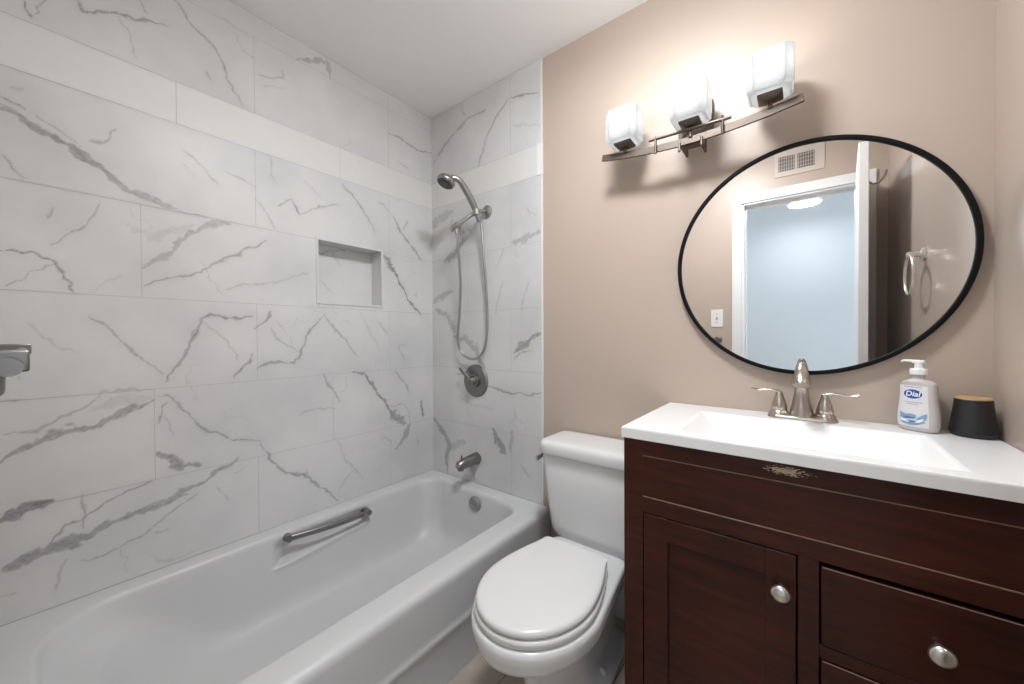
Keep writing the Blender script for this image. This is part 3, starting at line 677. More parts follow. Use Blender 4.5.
#        z      x0     x1     y0      y1     r
prof = [(0.360, 0.060, 0.722, -1.480, -0.072, 0.10), (0.3585, 0.064, 0.716, -1.474, -0.077, 0.10), (0.352, 0.070, 0.708, -1.467, -0.083, 0.10),
        (0.340, 0.0745, 0.702, -1.461, -0.088, 0.10), (0.300, 0.083, 0.697, -1.425, -0.096, 0.10), (0.250, 0.093, 0.690, -1.365, -0.105, 0.10),
        (0.150, 0.115, 0.672, -1.285, -0.128, 0.11), (0.105, 0.132, 0.655, -1.235, -0.150, 0.12), (0.078, 0.155, 0.630, -1.19, -0.185, 0.12),
        (0.064, 0.195, 0.590, -1.13, -0.235, 0.12), (0.060, 0.250, 0.530, -1.05, -0.310, 0.10)]
pz = [p[0] for p in prof][::-1]
def tub_ring(z):
    q = [float(np.interp(z, pz, [p[i] for p in prof][::-1])) for i in range(1, 6)]
    return rrect(q[0], q[1], q[2], q[3], [q[4], q[4], q[4] + 0.07, q[4] + 0.05], z, 90, 8)
rings = [rrect(0.001, 0.815, -1.554, -0.0095, 0.0005, 0.330, 90, 8), rrect(0.001, 0.8145, -1.554, -0.0095, 0.0005, 0.342, 90, 8),
         rrect(0.001, 0.811, -1.554, -0.0095, 0.0005, 0.351, 90, 8), rrect(0.001, 0.804, -1.554, -0.0095, 0.0005, 0.357, 90, 8), rrect(0.001, 0.794, -1.554, -0.0095, 0.0005, 0.360, 90, 8),
         rrect(0.012, 0.780, -1.544, -0.018, 0.03, 0.3604, 90, 8)]
zz = [0.360, 0.3585, 0.355, 0.352, 0.346, 0.340] + [0.337 - 0.003 * i for i in range(40)] + [0.21, 0.18, 0.15, 0.125, 0.105, 0.09, 0.078, 0.070, 0.064, 0.060]
def sstep(a, b, x): t = min(1, max(0, (x - a) / (b - a))); return t * t * (3 - 2 * t)
for z in zz:
    ring = []
    for (x, y, z_) in tub_ring(z):
        if x < 0.16 and z < 0.352:
            # armrest recess moulded into the wall side
            m_ = sstep(-0.905, -0.85, y) * (1 - sstep(-0.515, -0.465, y))
            lip = 0.238 + 0.030 * (y + 0.88) / 0.36
            k_ = sstep(lip, lip + 0.008, z) * (1 - sstep(0.290, 0.346, z))
            x = x - 0.034 * m_ * k_
            # and the soft ledge under it
            x = x + 0.006 * m_ * sstep(lip - 0.03, lip, z) * (1 - sstep(lip, lip + 0.012, z))
        ring.append((x, y, z_))
    rings.append(ring)
g = G().loft(rings, False, True)
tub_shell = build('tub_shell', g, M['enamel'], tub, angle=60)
ap = [(0.815, 0.332), (0.8150, 0.315), (0.8145, 0.295), (0.814, 0.27), (0.8135, 0.235), (0.813, 0.205), (0.813, 0.192), (0.8155, 0.186), (0.8175, 0.178), (0.8165, 0.168), (0.811, 0.160), (0.809, 0.15), (0.808, 0.02), (0.808, 0.0005)]
g = G().loft([[(x, y, z) for x, z in ap] for y in np.linspace(-1.554, -0.0095, 6)], False, False, closed=False)
build('apron', g, M['enamel'], tub, angle=60)
# grab handle in the recess
A, B = Vector((0.093, -0.838, 0.335)), Vector((0.110, -0.497, 0.318))
g = G()
pts = [A.lerp(B, t) + Vector((0.012 * math.sin(PI * t), 0, 0)) for t in np.linspace(0, 1, 18)]
g.tube(pts, [(0.0085, 0.0125)] * 18, 12, flat=(1, 0, 0))
for P_ in (A, B):
    g.tube([P_ + Vector((-0.040, 0, -0.003)), P_ + Vector((-0.010, 0, 0)), P_ + Vector((0.010, 0, 0))], [0.0165, 0.0155, 0.013], 14)
h_ = build('grab_handle', g, M['dark_nickel'], tub, angle=50); h_['label'] = 'grey metal grab handle'
g = G().lathe([(0.037, -0.0985), (0.037, -0.106), (0.033, -0.110), (0.018, -0.111), (0.016, -0.1085), (0.0, -0.1085)], (0.425, 0, 0.302), 'y', 30)
g.tube([(0.425, -0.110, 0.302), (0.425, -0.116, 0.302)], 0.007, 10)
g.box(0.405, 0.445, -0.1145, -0.1095, 0.2975, 0.3065)
d_ = build('overflow_plate', g, M['steel'], tub, angle=40); d_['label'] = 'grey metal overflow plate'
g = G().lathe([(0.034, 0.0602), (0.034, 0.063), (0.028, 0.065), (0.022, 0.063), (0.0, 0.063)], (0.42, -0.40, 0), 'z', 24)
build('tub_drain', g, M['dark_nickel'], tub)

# ------------------------------------------------------------------ shower fittings
sp = thing('tub_spout', 'grey metal tub spout on the marble end wall above the tub', 'tub spout', (0.354, BY, 0.497))
c0 = Vector((0.354, BY, 0.497))
g = G().tube([c0, c0 + Vector((0, -0.004, 0)), c0 + Vector((-0.001, -0.05, -0.002)), c0 + Vector((-0.002, -0.10, -0.004)), c0 + Vector((-0.003, -0.128, -0.008)), c0 + Vector((-0.003, -0.138, -0.014))],
            [0.031, 0.032, 0.030, 0.027, 0.024, 0.016], 22)
g.tube([c0 + Vector((-0.003, -0.118, -0.012)), c0 + Vector((-0.003, -0.118, -0.034))], [0.019, 0.017], 18)
build('spout_body', g, M['dark_nickel'], sp, angle=50)
g = G().tube([c0 + Vector((-0.003, -0.112, 0.018)), c0 + Vector((-0.003, -0.112, 0.034)), c0 + Vector((-0.003, -0.112, 0.040))], [0.004, 0.004, 0.007], 10)
build('diverter_knob', g, M['dark_nickel'], sp)

vx, vz = 0.350, 0.912
va = thing('shower_valve', 'round metal shower valve with a lever on the marble end wall', 'shower valve', (vx, BY, vz))
build('valve_plate', G().lathe([(0.088, BY), (0.088, BY - 0.003), (0.080, BY - 0.010), (0.050, BY - 0.014), (0.040, BY - 0.013), (0.0, BY - 0.013)], (vx, 0, vz), 'y', 48), M['dark_nickel'], va, angle=30)
g = G().lathe([(0.036, BY - 0.013), (0.035, BY - 0.022), (0.027, BY - 0.026), (0.024, BY - 0.045), (0.019, BY - 0.056), (0.012, BY - 0.060), (0.0, BY - 0.061)], (vx, 0, vz), 'y', 28)
build('valve_hub', g, M['dark_nickel'], va, angle=30)
g = G().tube([(vx - 0.015, BY - 0.040, vz + 0.012), (vx - 0.05, BY - 0.045, vz + 0.045), (vx - 0.075, BY - 0.046, vz + 0.066)], [(0.010, 0.006), (0.009, 0.005), (0.010, 0.005)], 12, flat=(1, 0, 1))
build('valve_lever', g, M['dark_nickel'], va, angle=50)

fl = Vector((0.435, BY, 1.795)); en = Vector((0.335, -0.135, 1.708))
sh = thing('handheld_shower', 'brushed metal handheld shower with a looped hose on the marble end wall', 'shower head', tuple(fl))
g = G().lathe([(0.034, BY), (0.033, BY - 0.006), (0.022, BY - 0.013), (0.012, BY - 0.016), (0.0, BY - 0.016)], (fl.x, 0, fl.z), 'y', 28)
build('wall_flange', g, M['steel'], sh)
arm = spline([fl, fl + Vector((-0.004, -0.030, 0.0)), fl + Vector((-0.020, -0.062, -0.012)), fl + Vector((-0.055, -0.095, -0.045)), en], 6)
build('shower_arm', G().tube(arm, 0.0098, 12), M['steel'], sh)
dv = (en - Vector(arm[-5])).normalized()
g = G().tube([en - dv * 0.022, en - dv * 0.018, en + dv * 0.012, en + dv * 0.02], [0.013, 0.0185, 0.0185, 0.012], 14)
g.tube([en + dv * 0.018, en + dv * 0.034], [0.010, 0.010], 12)
g.tube([en + Vector((0.004, 0, -0.012)), en + Vector((0.006, 0.002, -0.036))], [0.011, 0.0095], 12)
build('diverter', g, M['steel'], sh, angle=40)
hb = Vector((0.436, -0.088, 1.772)); ht = Vector((0.372, -0.205, 1.905))
g = G().tube([Vector(arm[13]) + Vector((0, 0, -0.006)), hb + Vector((0.004, 0.012, -0.004))], [0.012, 0.014], 12)
g.lathe([(0.0165, -0.016), (0.021, -0.012), (0.023, 0.012), (0.019, 0.016)], tuple(hb), 'z', 18)
build('holder_cradle', g, M['steel'], sh, angle=40)
hs = spline([hb + Vector((0.006, 0.016, -0.045)), hb, hb + Vector((-0.006, -0.035, 0.060)), hb + Vector((-0.016, -0.072, 0.110)), hb + Vector((-0.024, -0.103, 0.138)), hb + Vector((-0.040, -0.132, 0.143))], 6)
rads = [0.0115 + 0.006 * math.sin(PI * min(1, i / (len(hs) - 1) * 1.05)) for i in range(len(hs))]
rads[-1] = 0.016
g = G().tube(hs, rads, 16)
build('handset_grip', g, M['nickel_hand'], sh, angle=50)
hc = hb + Vector((-0.056, -0.150, 0.126))
nrm = Vector((-0.12, -0.42, -0.90)).normalized()
def disc(g, c, n, prof_, seg=32):
    u = n.orthogonal().normalized(); v = n.cross(u)
    return g.loft([[tuple(c + n * h + u * r * math.cos(2 * PI * i / seg) + v * r * math.sin(2 * PI * i / seg)) for i in range(seg)] for r, h in prof_])
g = disc(G(), hc, nrm, [(0.006, -0.024), (0.026, -0.020), (0.041, -0.008), (0.045, 0.006), (0.044, 0.014), (0.040, 0.017)])
build('shower_head', g, M['nickel_hand'], sh, angle=50)
g = disc(G(), hc, nrm, [(0.038, 0.0165), (0.037, 0.020), (0.026, 0.0185), (0.024, 0.021), (0.012, 0.0225), (0.006, 0.0225)])
fp = build('spray_face', g, M['spray'], sh, angle=30); fp['label'] = 'dark spray face with ringed nozzles'
hose = spline([en + Vector((0.006, 0.002, -0.034)), (0.336, -0.120, 1.60), (0.315, -0.085, 1.42), (0.285, -0.066, 1.26), (0.262, -0.056, 1.14), (0.275, -0.046, 1.07), (0.315, -0.038, 1.036), (0.360, -0.034, 1.030),
               (0.405, -0.030, 1.052), (0.435, -0.028, 1.10), (0.452, -0.030, 1.20), (0.456, -0.040, 1.38), (0.452, -0.055, 1.56), hb + Vector((0.010, 0.026, -0.07)), hb + Vector((0.006, 0.016, -0.043))], 10)
build('shower_hose', G().tube(hose, 0.0068, 10), M['steel'], sh, angle=60)

# ------------------------------------------------------------------ toilet
TX = 1.118
toi = thing('toilet', 'white two-piece toilet with closed lid between the tub and the vanity', 'toilet', (TX, -0.40, 0))
def outline(W_, cy, Lf, yb, Wb, z, n=26, cx=TX, rb=0.03, pw=1.0):
    """rounded front, sides running back to a narrower straight rear edge"""
    pts = []
    for i in range(n + 1):
        a = PI + PI * i / n
        pts.append((cx + W_ * math.cos(a), cy + Lf * math.sin(a), z))
    side = []
    for i in range(1, 9):
        t = i / 8; y = cy + (yb - rb - cy) * t
        side.append((W_ + (Wb - W_) * (t ** pw), y))
    for hw, y in side: pts.append((cx + hw, y, z))
    for k in range(1, 6):
        a = PI / 2 * k / 5
        pts.append((cx + Wb - rb + rb * math.cos(a), yb - rb + rb * math.sin(a), z))
    for k in range(0, 6):
        a = PI / 2 + PI / 2 * k / 5
        pts.append((cx - Wb + rb + rb * math.cos(a), yb - rb + rb * math.sin(a), z))
    for hw, y in side[::-1]: pts.append((cx - hw, y, z))
    return pts
#        z      W     cy     Lf     yb     Wb
bl = [(0.0005, 0.120, -0.30, 0.235, -0.10, 0.105), (0.012, 0.124, -0.30, 0.24, -0.098, 0.108), (0.026, 0.122, -0.30, 0.238, -0.10, 0.106), (0.038, 0.108, -0.32, 0.240, -0.11, 0.088),
      (0.060, 0.088, -0.38, 0.216, -0.12, 0.066), (0.11, 0.082, -0.40, 0.200, -0.125, 0.062), (0.17, 0.083, -0.41, 0.196, -0.12, 0.064), (0.215, 0.090, -0.42, 0.204, -0.10, 0.070),
      (0.245, 0.094, -0.43, 0.206, -0.09, 0.074), (0.268, 0.104, -0.445, 0.212, -0.07, 0.084), (0.282, 0.124, -0.47, 0.222, -0.055, 0.094), (0.292, 0.146, -0.495, 0.230, -0.045, 0.104), (0.302, 0.163, -0.515, 0.235, -0.04, 0.112), (0.314, 0.174, -0.525, 0.238, -0.04, 0.118), (0.330, 0.180, -0.53, 0.240, -0.04, 0.122),
      (0.3445, 0.1835, -0.53, 0.243, -0.04, 0.122), (0.347, 0.184, -0.532, 0.242, -0.215, 0.142), (0.362, 0.185, -0.535, 0.238, -0.215, 0.146), (0.372, 0.183, -0.535, 0.236, -0.218, 0.144), (0.377, 0.177, -0.535, 0.230, -0.224, 0.138)]
build('bowl', G().loft([outline(w_, cy, lf, yb, wb, z) for z, w_, cy, lf, yb, wb in bl]), M['porcelain'], toi, angle=60)
SY = -0.553
build('seat_ring', G().loft([outline(0.172 + d, SY, 0.208 + d, -0.330, 0.125, z, rb=0.02, pw=1.6) for z, d in ((0.3775, -0.006), (0.381, 0), (0.392, 0.002), (0.398, 0.0), (0.4005, -0.006))]), M['seat'], toi, angle=60)
build('seat_lid', G().loft([outline(0.167 + d, SY, 0.205 + d, -0.326, 0.119, z, rb=0.016, pw=1.7) for z, d in ((0.4025, -0.006), (0.405, -0.001), (0.411, 0.001), (0.417, -0.001), (0.421, -0.006), (0.4235, -0.018), (0.4245, -0.05))]), M['seat'], toi, angle=60)
for s in (-1, 1):
    g = G().tube([(TX + s * 0.07 - 0.022, -0.312, 0.398), (TX + s * 0.07 + 0.022, -0.312, 0.398)], 0.0125, 14).box(TX + s * 0.07 - 0.015, TX + s * 0.07 + 0.015, -0.325, -0.295, 0.376, 0.396)
    build('lid_hinge', g, M['seat'], toi, angle=50)
tk = []
for z, xi, yf in ((0.3475, 0.075, -0.170), (0.350, 0.060, -0.182), (0.358, 0.046, -0.190), (0.375, 0.037, -0.194), (0.40, 0.031, -0.197), (0.55, 0.013, -0.203), (0.672, 0.0, -0.208), (0.676, 0.002, -0.206)):
    tk.append(rrect(0.886 + xi, 1.329 - xi, yf, -0.016, [0.02, 0.02, 0.045, 0.045], z, 10, 8))
build('tank', G().loft(tk), M['porcelain'], toi, angle=60)
ld = []
for z, d in ((0.679, -0.010), (0.681, -0.002), (0.686, 0.0), (0.711, 0.001), (0.719, -0.001), (0.7255, -0.005), (0.730, -0.012), (0.732, -0.024), (0.7325, -0.06)):
    ld.append(rrect(0.880 - d, 1.335 + d, -0.222 - d, -0.010 + d * 0.4, [0.03 + 0 * d, 0.03, 0.05 + .2 * d, 0.05 + .2 * d], z, 10, 8))
build('tank_lid', G().loft(ld), M['porcelain'], toi, angle=60)
g = G().tube([(0.888, -0.10, 0.652), (0.873, -0.10, 0.652)], [0.011, 0.011], 14).tube([(0.872, -0.095, 0.652), (0.869, -0.15, 0.650), (0.869, -0.195, 0.645)], [(0.005, 0.009), (0.005, 0.008), (0.006, 0.011)], 10, flat=(1, 0, 0))
fv = build('flush_lever', g, M['steel'], toi, angle=50); fv['label'] = 'metal flush lever on the tank side'
for s in (-1, 1):
    b_ = build('bolt_cap', G().lathe([(0.018, 0.030), (0.018, 0.040), (0.014, 0.050), (0.006, 0.055), (0.0, 0.0555)], (TX + s * 0.092, -0.325, 0.0), 'z', 18), M['cap_white'], toi, angle=50)

# ------------------------------------------------------------------ vanity cabinet
VX0, VX1, VF = 1.341, 2.101, -0.46
van = thing('vanity_cabinet', 'dark cherry wood vanity cabinet with nickel knobs under the white worktop', 'vanity', (1.725, -0.235, 0))
g = G().box(VX0, VX0 + 0.018, VF + 0.018, -0.016, 0.0, 0.868).box(VX1 - 0.018, VX1, VF + 0.018, -0.016, 0.0, 0.868)
g.box(VX0 + 0.018, VX1 - 0.018, VF + 0.03, -0.016, 0.10, 0.116).box(VX0 + 0.018, VX1 - 0.018, -0.024, -0.016, 0.116, 0.868)
build('carcass', g, M['wood'], van, bevel=0.0015)
DXa, DXb, DRa, DRb = 1.396, 1.722, 1.764, 2.056
g = G().box(VX0, DXa - 0.003, VF, VF + 0.019, 0.0, 0.868).box(DXb + 0.003, DRa - 0.003, VF, VF + 0.019, 0.116, 0.674).box(DRb + 0.003, VX1, VF, VF + 0.019, 0.0, 0.868)
g.box(DXa - 0.003, DRb + 0.003, VF, VF + 0.019, 0.09, 0.118)
g.box(DRa - 0.003, DRb + 0.003, VF, VF + 0.019, 0.472, 0.500).box(DRa - 0.003, DRb + 0.003, VF, VF + 0.019, 0.286, 0.312)
g.box(DXa - 0.003, DRb + 0.003, VF, VF + 0.019, 0.674, 0.716)
build('face_frame', g, M['wood'], van, bevel=0.0012)
build('top_rail', G().box(DXa - 0.003, DRb + 0.003, VF, VF + 0.019, 0.827, 0.868), M['wood_flaked'], van, bevel=0.0008)
build('false_front', G().box(DXa - 0.003, DRb + 0.003, VF + 0.001, VF + 0.018, 0.716, 0.826), M['wood'], van, bevel=0.0008)
for z in (0.826, 0.716):
    build('bead_molding', G().tube([(DXa - 0.003, VF + 0.0012, z), (DRb + 0.003, VF + 0.0012, z)], 0.0018, 8), M['wear_highlight'], van)['label'] = 'thin bead with worn edge and painted pale highlight'
# shaker door
dr = build('door', G().box(DXa, DXa + 0.061, VF - 0.001, VF + 0.016, 0.121, 0.671).box(DXb - 0.055, DXb, VF - 0.001, VF + 0.016, 0.121, 0.671)
           .box(DXa + 0.061, DXb - 0.055, VF - 0.001, VF + 0.016, 0.613, 0.671).box(DXa + 0.061, DXb - 0.055, VF - 0.001, VF + 0.016, 0.121, 0.180), M['wood'], van, bevel=0.0012)
build('door_panel', G().box(DXa + 0.058, DXb - 0.052, VF + 0.007, VF + 0.014, 0.177, 0.616), M['wood'], dr)
def knob(x, z, par, y=VF - 0.001):
    return build('knob', G().lathe([(0.0085, y), (0.0080, y - 0.006), (0.0068, y - 0.013), (0.010, y - 0.017), (0.0175, y - 0.020), (0.0185, y - 0.024), (0.0165, y - 0.029), (0.010, y - 0.032), (0.0, y - 0.033)], (x, 0, z), 'y', 28), M['knob'], par, angle=50)
knob(1.696, 0.592, dr)['label'] = 'round satin nickel knob'
for z0, z1 in ((0.503, 0.665), (0.315, 0.469), (0.121, 0.283)):
    g = G().box(DRa, DRb, VF - 0.003, VF + 0.016, z0, z1)
    q = build('drawer', g, M['wood'], van, bevel=0.0016)
    build('worn_highlit_edge', G().tube([(DRa + 0.003, VF - 0.0022, z1 - 0.0004), (DRb - 0.003, VF - 0.0022, z1 - 0.0004)], 0.0013, 6), M['wear_highlight'], q)  # pale line along the drawer top: wear plus painted highlight
    knob((DRa + DRb) / 2 + 0.018, (z0 + z1) / 2 - 0.004, q, VF - 0.003)['label'] = 'round satin nickel knob'

# worktop with the moulded basin
top = thing('sink_counter', 'white marble vanity top with a moulded rectangular basin', 'worktop', (1.72, -0.235, 0.87))
X0, X1, Y0, Y1, Z0, Z1 = 1.336, 2.1045, -0.471, -0.0005, 0.8705, 0.8995
bx0, bx1, by0, by1 = 1.472, 1.970, -0.428, -0.122
ix0, ix1, iy0, iy1, iz = 1.565, 1.872, -0.375, -0.175, 0.818
v = [(X0, Y0, Z1), (X1, Y0, Z1), (X1, Y1, Z1), (X0, Y1, Z1), (bx0, by0, Z1), (bx1, by0, Z1), (bx1, by1, Z1), (bx0, by1, Z1),
     (ix0, iy0, iz), (ix1, iy0, iz), (ix1, iy1, iz), (ix0, iy1, iz), (X0, Y0, Z0), (X1, Y0, Z0), (X1, Y1, Z0), (X0, Y1, Z0)]
f = [(0, 1, 5, 4), (1, 2, 6, 5), (2, 3, 7, 6), (3, 0, 4, 7), (4, 5, 9, 8), (5, 6, 10, 9), (6, 7, 11, 10), (7, 4, 8, 11), (8, 9, 10, 11),
     (0, 12, 13, 1), (1, 13, 14, 2), (2, 14, 15, 3), (3, 15, 12, 0)]
g = G().add(v, f)
tp = build('slab', g, M['marble_top'], top, bevel=0.006, seg=4, fix=False)
tp.modifiers[0].angle_limit = math.radians(12)
build('basin_drain', G().lathe([(0.030, iz + 0.0005), (0.030, iz + 0.003), (0.022, iz + 0.004), (0.018, iz + 0.002), (0.0, iz + 0.003)], (1.729, -0.262, 0), 'z', 24), M['nickel'], top)

# faucet
FX, FY, FZ = 1.7295, -0.068, 0.899
fau = thing('faucet', 'brushed nickel two-handle faucet at the back of the vanity basin', 'faucet', (FX, FY, FZ))
g = G().loft([rrect(FX - 0.083 + d, FX + 0.083 - d, FY - 0.029 + d, FY + 0.029 - d, 0.028 - d, FZ + h, 8, 8) for h, d in ((0.0003, 0), (0.006, 0.0), (0.010, 0.003), (0.0125, 0.008))])
build('base_plate', g, M['nickel'], fau, angle=50)
sp_p = [(0, 0, 0.010), (0, 0, 0.016), (0, 0, 0.030), (0, 0, 0.048), (0, 0, 0.070), (0, -0.004, 0.095), (0, -0.012, 0.124), (0, -0.026, 0.149), (0, -0.047, 0.162), (0, -0.069, 0.155), (0, -0.089, 0.138), (0, -0.103, 0.119), (0, -0.107, 0.111)]
sp_r = [0.029, 0.0285, 0.0265, 0.0225, 0.0185, 0.0162, 0.0150, 0.0122, 0.0112, 0.0132, 0.0172, 0.0208, 0.0205]
g = G().tube([(FX + a, FY + b, FZ + c) for a, b, c in sp_p], sp_r, 24)
build('spout', g, M['nickel'], fau, angle=50)
build('lift_rod', G().tube([(FX, FY + 0.024, FZ + 0.008), (FX, FY + 0.024, FZ + 0.158), (FX, FY + 0.024, FZ + 0.164), (FX, FY + 0.024, FZ + 0.174)], [0.003, 0.003, 0.006, 0.005], 12), M['nickel'], fau)
for s in (-1, 1):
    hx_ = FX + s * 0.0535
    g = G().lathe([(0.0275, 0.009), (0.0262, 0.013), (0.0225, 0.020), (0.0205, 0.0225), (0.0190, 0.0235), (0.0202, 0.026), (0.0192, 0.036), (0.0160, 0.048), (0.0122, 0.060), (0.0098, 0.068), (0.0090, 0.074), (0.006, 0.078), (0.0, 0.0785)], (hx_, FY, FZ), 'z', 26)
    hn = build('handle', g, M['nickel'], fau, angle=40)
    lv = spline([(hx_ - s * 0.004, FY, FZ + 0.0745), (hx_ + s * 0.012, FY - 0.002, FZ + 0.0805), (hx_ + s * 0.034, FY - 0.004, FZ + 0.0805), (hx_ + s * 0.054, FY - 0.006, FZ + 0.0785), (hx_ + s * 0.071, FY - 0.008, FZ + 0.083)], 5)
    nl = len(lv)
    build('lever', G().tube(lv, [(0.0075 * (1 - .15 * i / nl), 0.0048 * (1 - .45 * i / nl)) for i in range(nl)], 12, flat=(0, 1, 0)), M['nickel'], hn, angle=60)

# ------------------------------------------------------------------ things on the worktop
cup = thing('black_cup', 'black tapered cup with a flat bamboo lid in the corner of the vanity top', 'cup', (2.0605, -0.060, 0.8996))
c_ = (2.0605, -0.060, 0.8996)
build('cup_body', G().lathe([(0.0, 0.0004), (0.034, 0.0004), (0.0355, 0.0015), (0.0398, 0.0105), (0.0401, 0.0125), (0.0386, 0.022), (0.0365, 0.040), (0.0340, 0.060), (0.0320, 0.079), (0.0312, 0.089), (0.0303, 0.0905), (0.0290, 0.0895), (0.0, 0.0885)], c_, 'z', 48, caps=False), M['black_matte'], cup, angle=25)
build('bamboo_lid', G().lathe([(0.0298, 0.0890), (0.0304, 0.0935), (0.0292, 0.0948), (0.0, 0.0950)], c_, 'z', 48), M['bamboo'], cup, angle=40)

soap = thing('soap_bottle', 'clear pump bottle of milky hand soap with a blue oval label', 'soap bottle', (1.969, -0.060, 0.8999), math.radians(-36))
SP = [(0.0, 0.030), (0.003, 0.0345), (0.010, 0.0372), (0.022, 0.0385), (0.038, 0.0385), (0.055, 0.0372), (0.075, 0.0350), (0.095, 0.0338), (0.112, 0.0336), (0.121, 0.0328), (0.127, 0.0300), (0.131, 0.0220), (0.134, 0.0118), (0.148, 0.0110)]
def half_w(z): return (1.04 if z < 0.126 else 1.0) * float(np.interp(z, [p[0] for p in SP], [p[1] for p in SP]))
def half_d(z): return half_w(z) * (0.60 if z < 0.121 else 0.60 + 0.40 * min(1, (z - 0.121) / 0.012))
NE = 2.5
def ring_at(z):
    a, b = half_w(z), half_d(z); out = []
    n_ = NE if z < 0.125 else 2.0
    for i in range(44):
        t = 2 * PI * i / 44; c, s = math.cos(t), math.sin(t)
        out.append((a * math.copysign(abs(c) ** (2 / n_), c), b * math.copysign(abs(s) ** (2 / n_), s), z))
    return out
zs_ = sorted(set([p[0] for p in SP] + list(np.linspace(0.003, 0.12, 26))))
build('bottle', G().loft([ring_at(z) for z in zs_]), M['soap'], soap, angle=60, local=True)
def on_front(x, z, off=0.0004):
    a, b = half_w(z), half_d(z)
    return (x, -b * max(0.0, 1 - abs(x / a) ** NE) ** (1 / NE) - off, z)
def patch(name, fx, par, m, off, nu=18, nv=18):
    """a printed patch lying on the bottle's front: fx(u, v) with u, v in 0..1 gives (x, z)"""
    g = G(); pts = []
    for j in range(nv + 1):
        for i in range(nu + 1): pts.append(on_front(*fx(i / nu, j / nv), off))
    fs = [(j * (nu + 1) + i, j * (nu + 1) + i + 1, (j + 1) * (nu + 1) + i + 1, (j + 1) * (nu + 1) + i) for j in range(nv) for i in range(nu)]
    return build(name, g.add(pts, fs), m, par, local=True, fix=False, angle=180)
lab = patch('label', lambda u, v: ((-0.90 + 1.64 * u) * half_w(0.012 + 0.105 * v), 0.012 + 0.105 * v), soap, M['label'], 0.0003, 26, 30)
def oval(cx, cz, rx, rz):
    def fx(u, v):
        t = 2 * PI * u; r = max(v, 1e-4)
        return (cx + rx * r * math.cos(t), cz + rz * r * math.sin(t))
    return fx
patch('logo_oval', oval(-0.001, 0.0955, 0.0195, 0.0130), lab, M['label_text'], 0.00055, 40, 4)
patch('logo_oval', oval(-0.001, 0.0955, 0.0184, 0.0120), lab, M['label_blue'], 0.0008, 40, 4)
def writing(name, txt, size, cx, cz, m, par, off, squash=1.0):
    cu = bpy.data.curves.new(name, 'FONT'); cu.body = txt; cu.size = size; cu.align_x = 'CENTER'; cu.align_y = 'CENTER'; cu.resolution_u = 4; cu.offset = size * 0.018; cu.shear = 0.18
    tmp = bpy.data.objects.new(name + '_curve', cu); COL.objects.link(tmp)
    dg = bpy.context.evaluated_depsgraph_get()
    me = bpy.data.meshes.new_from_object(tmp.evaluated_get(dg))
    bpy.data.objects.remove(tmp); bpy.data.curves.remove(cu)
    g = G(); g.add([on_front(cx + p.co.x * squash, cz + p.co.y, off) for p in me.vertices], [tuple(q.vertices) for q in me.polygons])
    bpy.data.meshes.remove(me)
    return build(name, g, m, par, local=True, fix=False, angle=180)
writing('lettering', 'Dial', 0.0180, -0.001, 0.0955, M['label_text'], lab, 0.0012)
for zc, x0, x1 in ((0.1135, -0.019, 0.017), (0.0745, -0.020, 0.018), (0.0695, -0.013, 0.011)):
    n_ = 9
    if n_:
        patch('small_print', lambda u, v, zc=zc, x0=x0, x1=x1: (x0 + (x1 - x0) * u, zc + 0.0018 * (v - .5)), lab, M['label_grey'], 0.0006, 24, 2)
def leaf(cx, cz, L_, h, rot):
    def fx(u, v):
        t = u * 2 - 1
        y_ = (v - .5) * h * (1 - t * t) + 0.25 * h * t * t
        c, s = math.cos(rot), math.sin(rot)
        return (cx + c * t * L_ - s * y_, cz + s * t * L_ + c * y_)
    return fx
for cx, cz, L_, h, r_, mm, of in ((-0.002, 0.0280, 0.030, 0.024, 0.0, 'label_pale', 0.0006), (-0.018, 0.037, 0.013, 0.014, -0.6, 'label_wave', 0.0009), (0.000, 0.0215, 0.026, 0.011, 0.10, 'label_wave', 0.0009),
                             (0.019, 0.036, 0.014, 0.012, 0.8, 'label_wave', 0.0009), (-0.004, 0.0385, 0.013, 0.012, 0.0, 'label_wave', 0.0010), (-0.005, 0.0345, 0.014, 0.0045, 0.0, 'label_blue2', 0.0012), (-0.002, 0.0255, 0.013, 0.004, 0.0, 'label_blue2', 0.0012),
                             (-0.015, 0.0265, 0.011, 0.006, -0.3, 'label_text', 0.0012), (0.014, 0.0285, 0.010, 0.006, 0.6, 'label_text', 0.0012)):
    patch('splash_print', leaf(cx, cz, L_, h, r_), lab, M[mm], of, 14, 8)
build('pump_collar', G().lathe([(0.0120, 0.1450), (0.0165, 0.1455), (0.0168, 0.1580), (0.0150, 0.1600), (0.0070, 0.1610)], (0, 0, 0), 'z', 30), M['pump'], soap, local=True, angle=40)
build('pump_stem', G().lathe([(0.0080, 0.1605), (0.0078, 0.1660), (0.0080, 0.1680), (0.0078, 0.1750)], (0, 0, 0), 'z', 20), M['pump'], soap, local=True, angle=40)
g = G().loft([rrect(-0.012 + d, 0.012 - d, -0.0085 + d, 0.0085 - d, 0.008 - d, z, 4, 6) for z, d in ((0.1735, 0.002), (0.175, 0), (0.180, 0), (0.1825, 0.003))])
g.tube([(0.0, 0, 0.1785), (-0.020, 0, 0.1795), (-0.030, 0, 0.1795), (-0.034, 0, 0.1770)], [(0.0045, 0.0065), (0.0035, 0.005), (0.003, 0.0042), (0.0028, 0.004)], 12, flat=(0, 0, 1))
build('pump_nozzle', g, M['pump'], soap, local=True, angle=45)

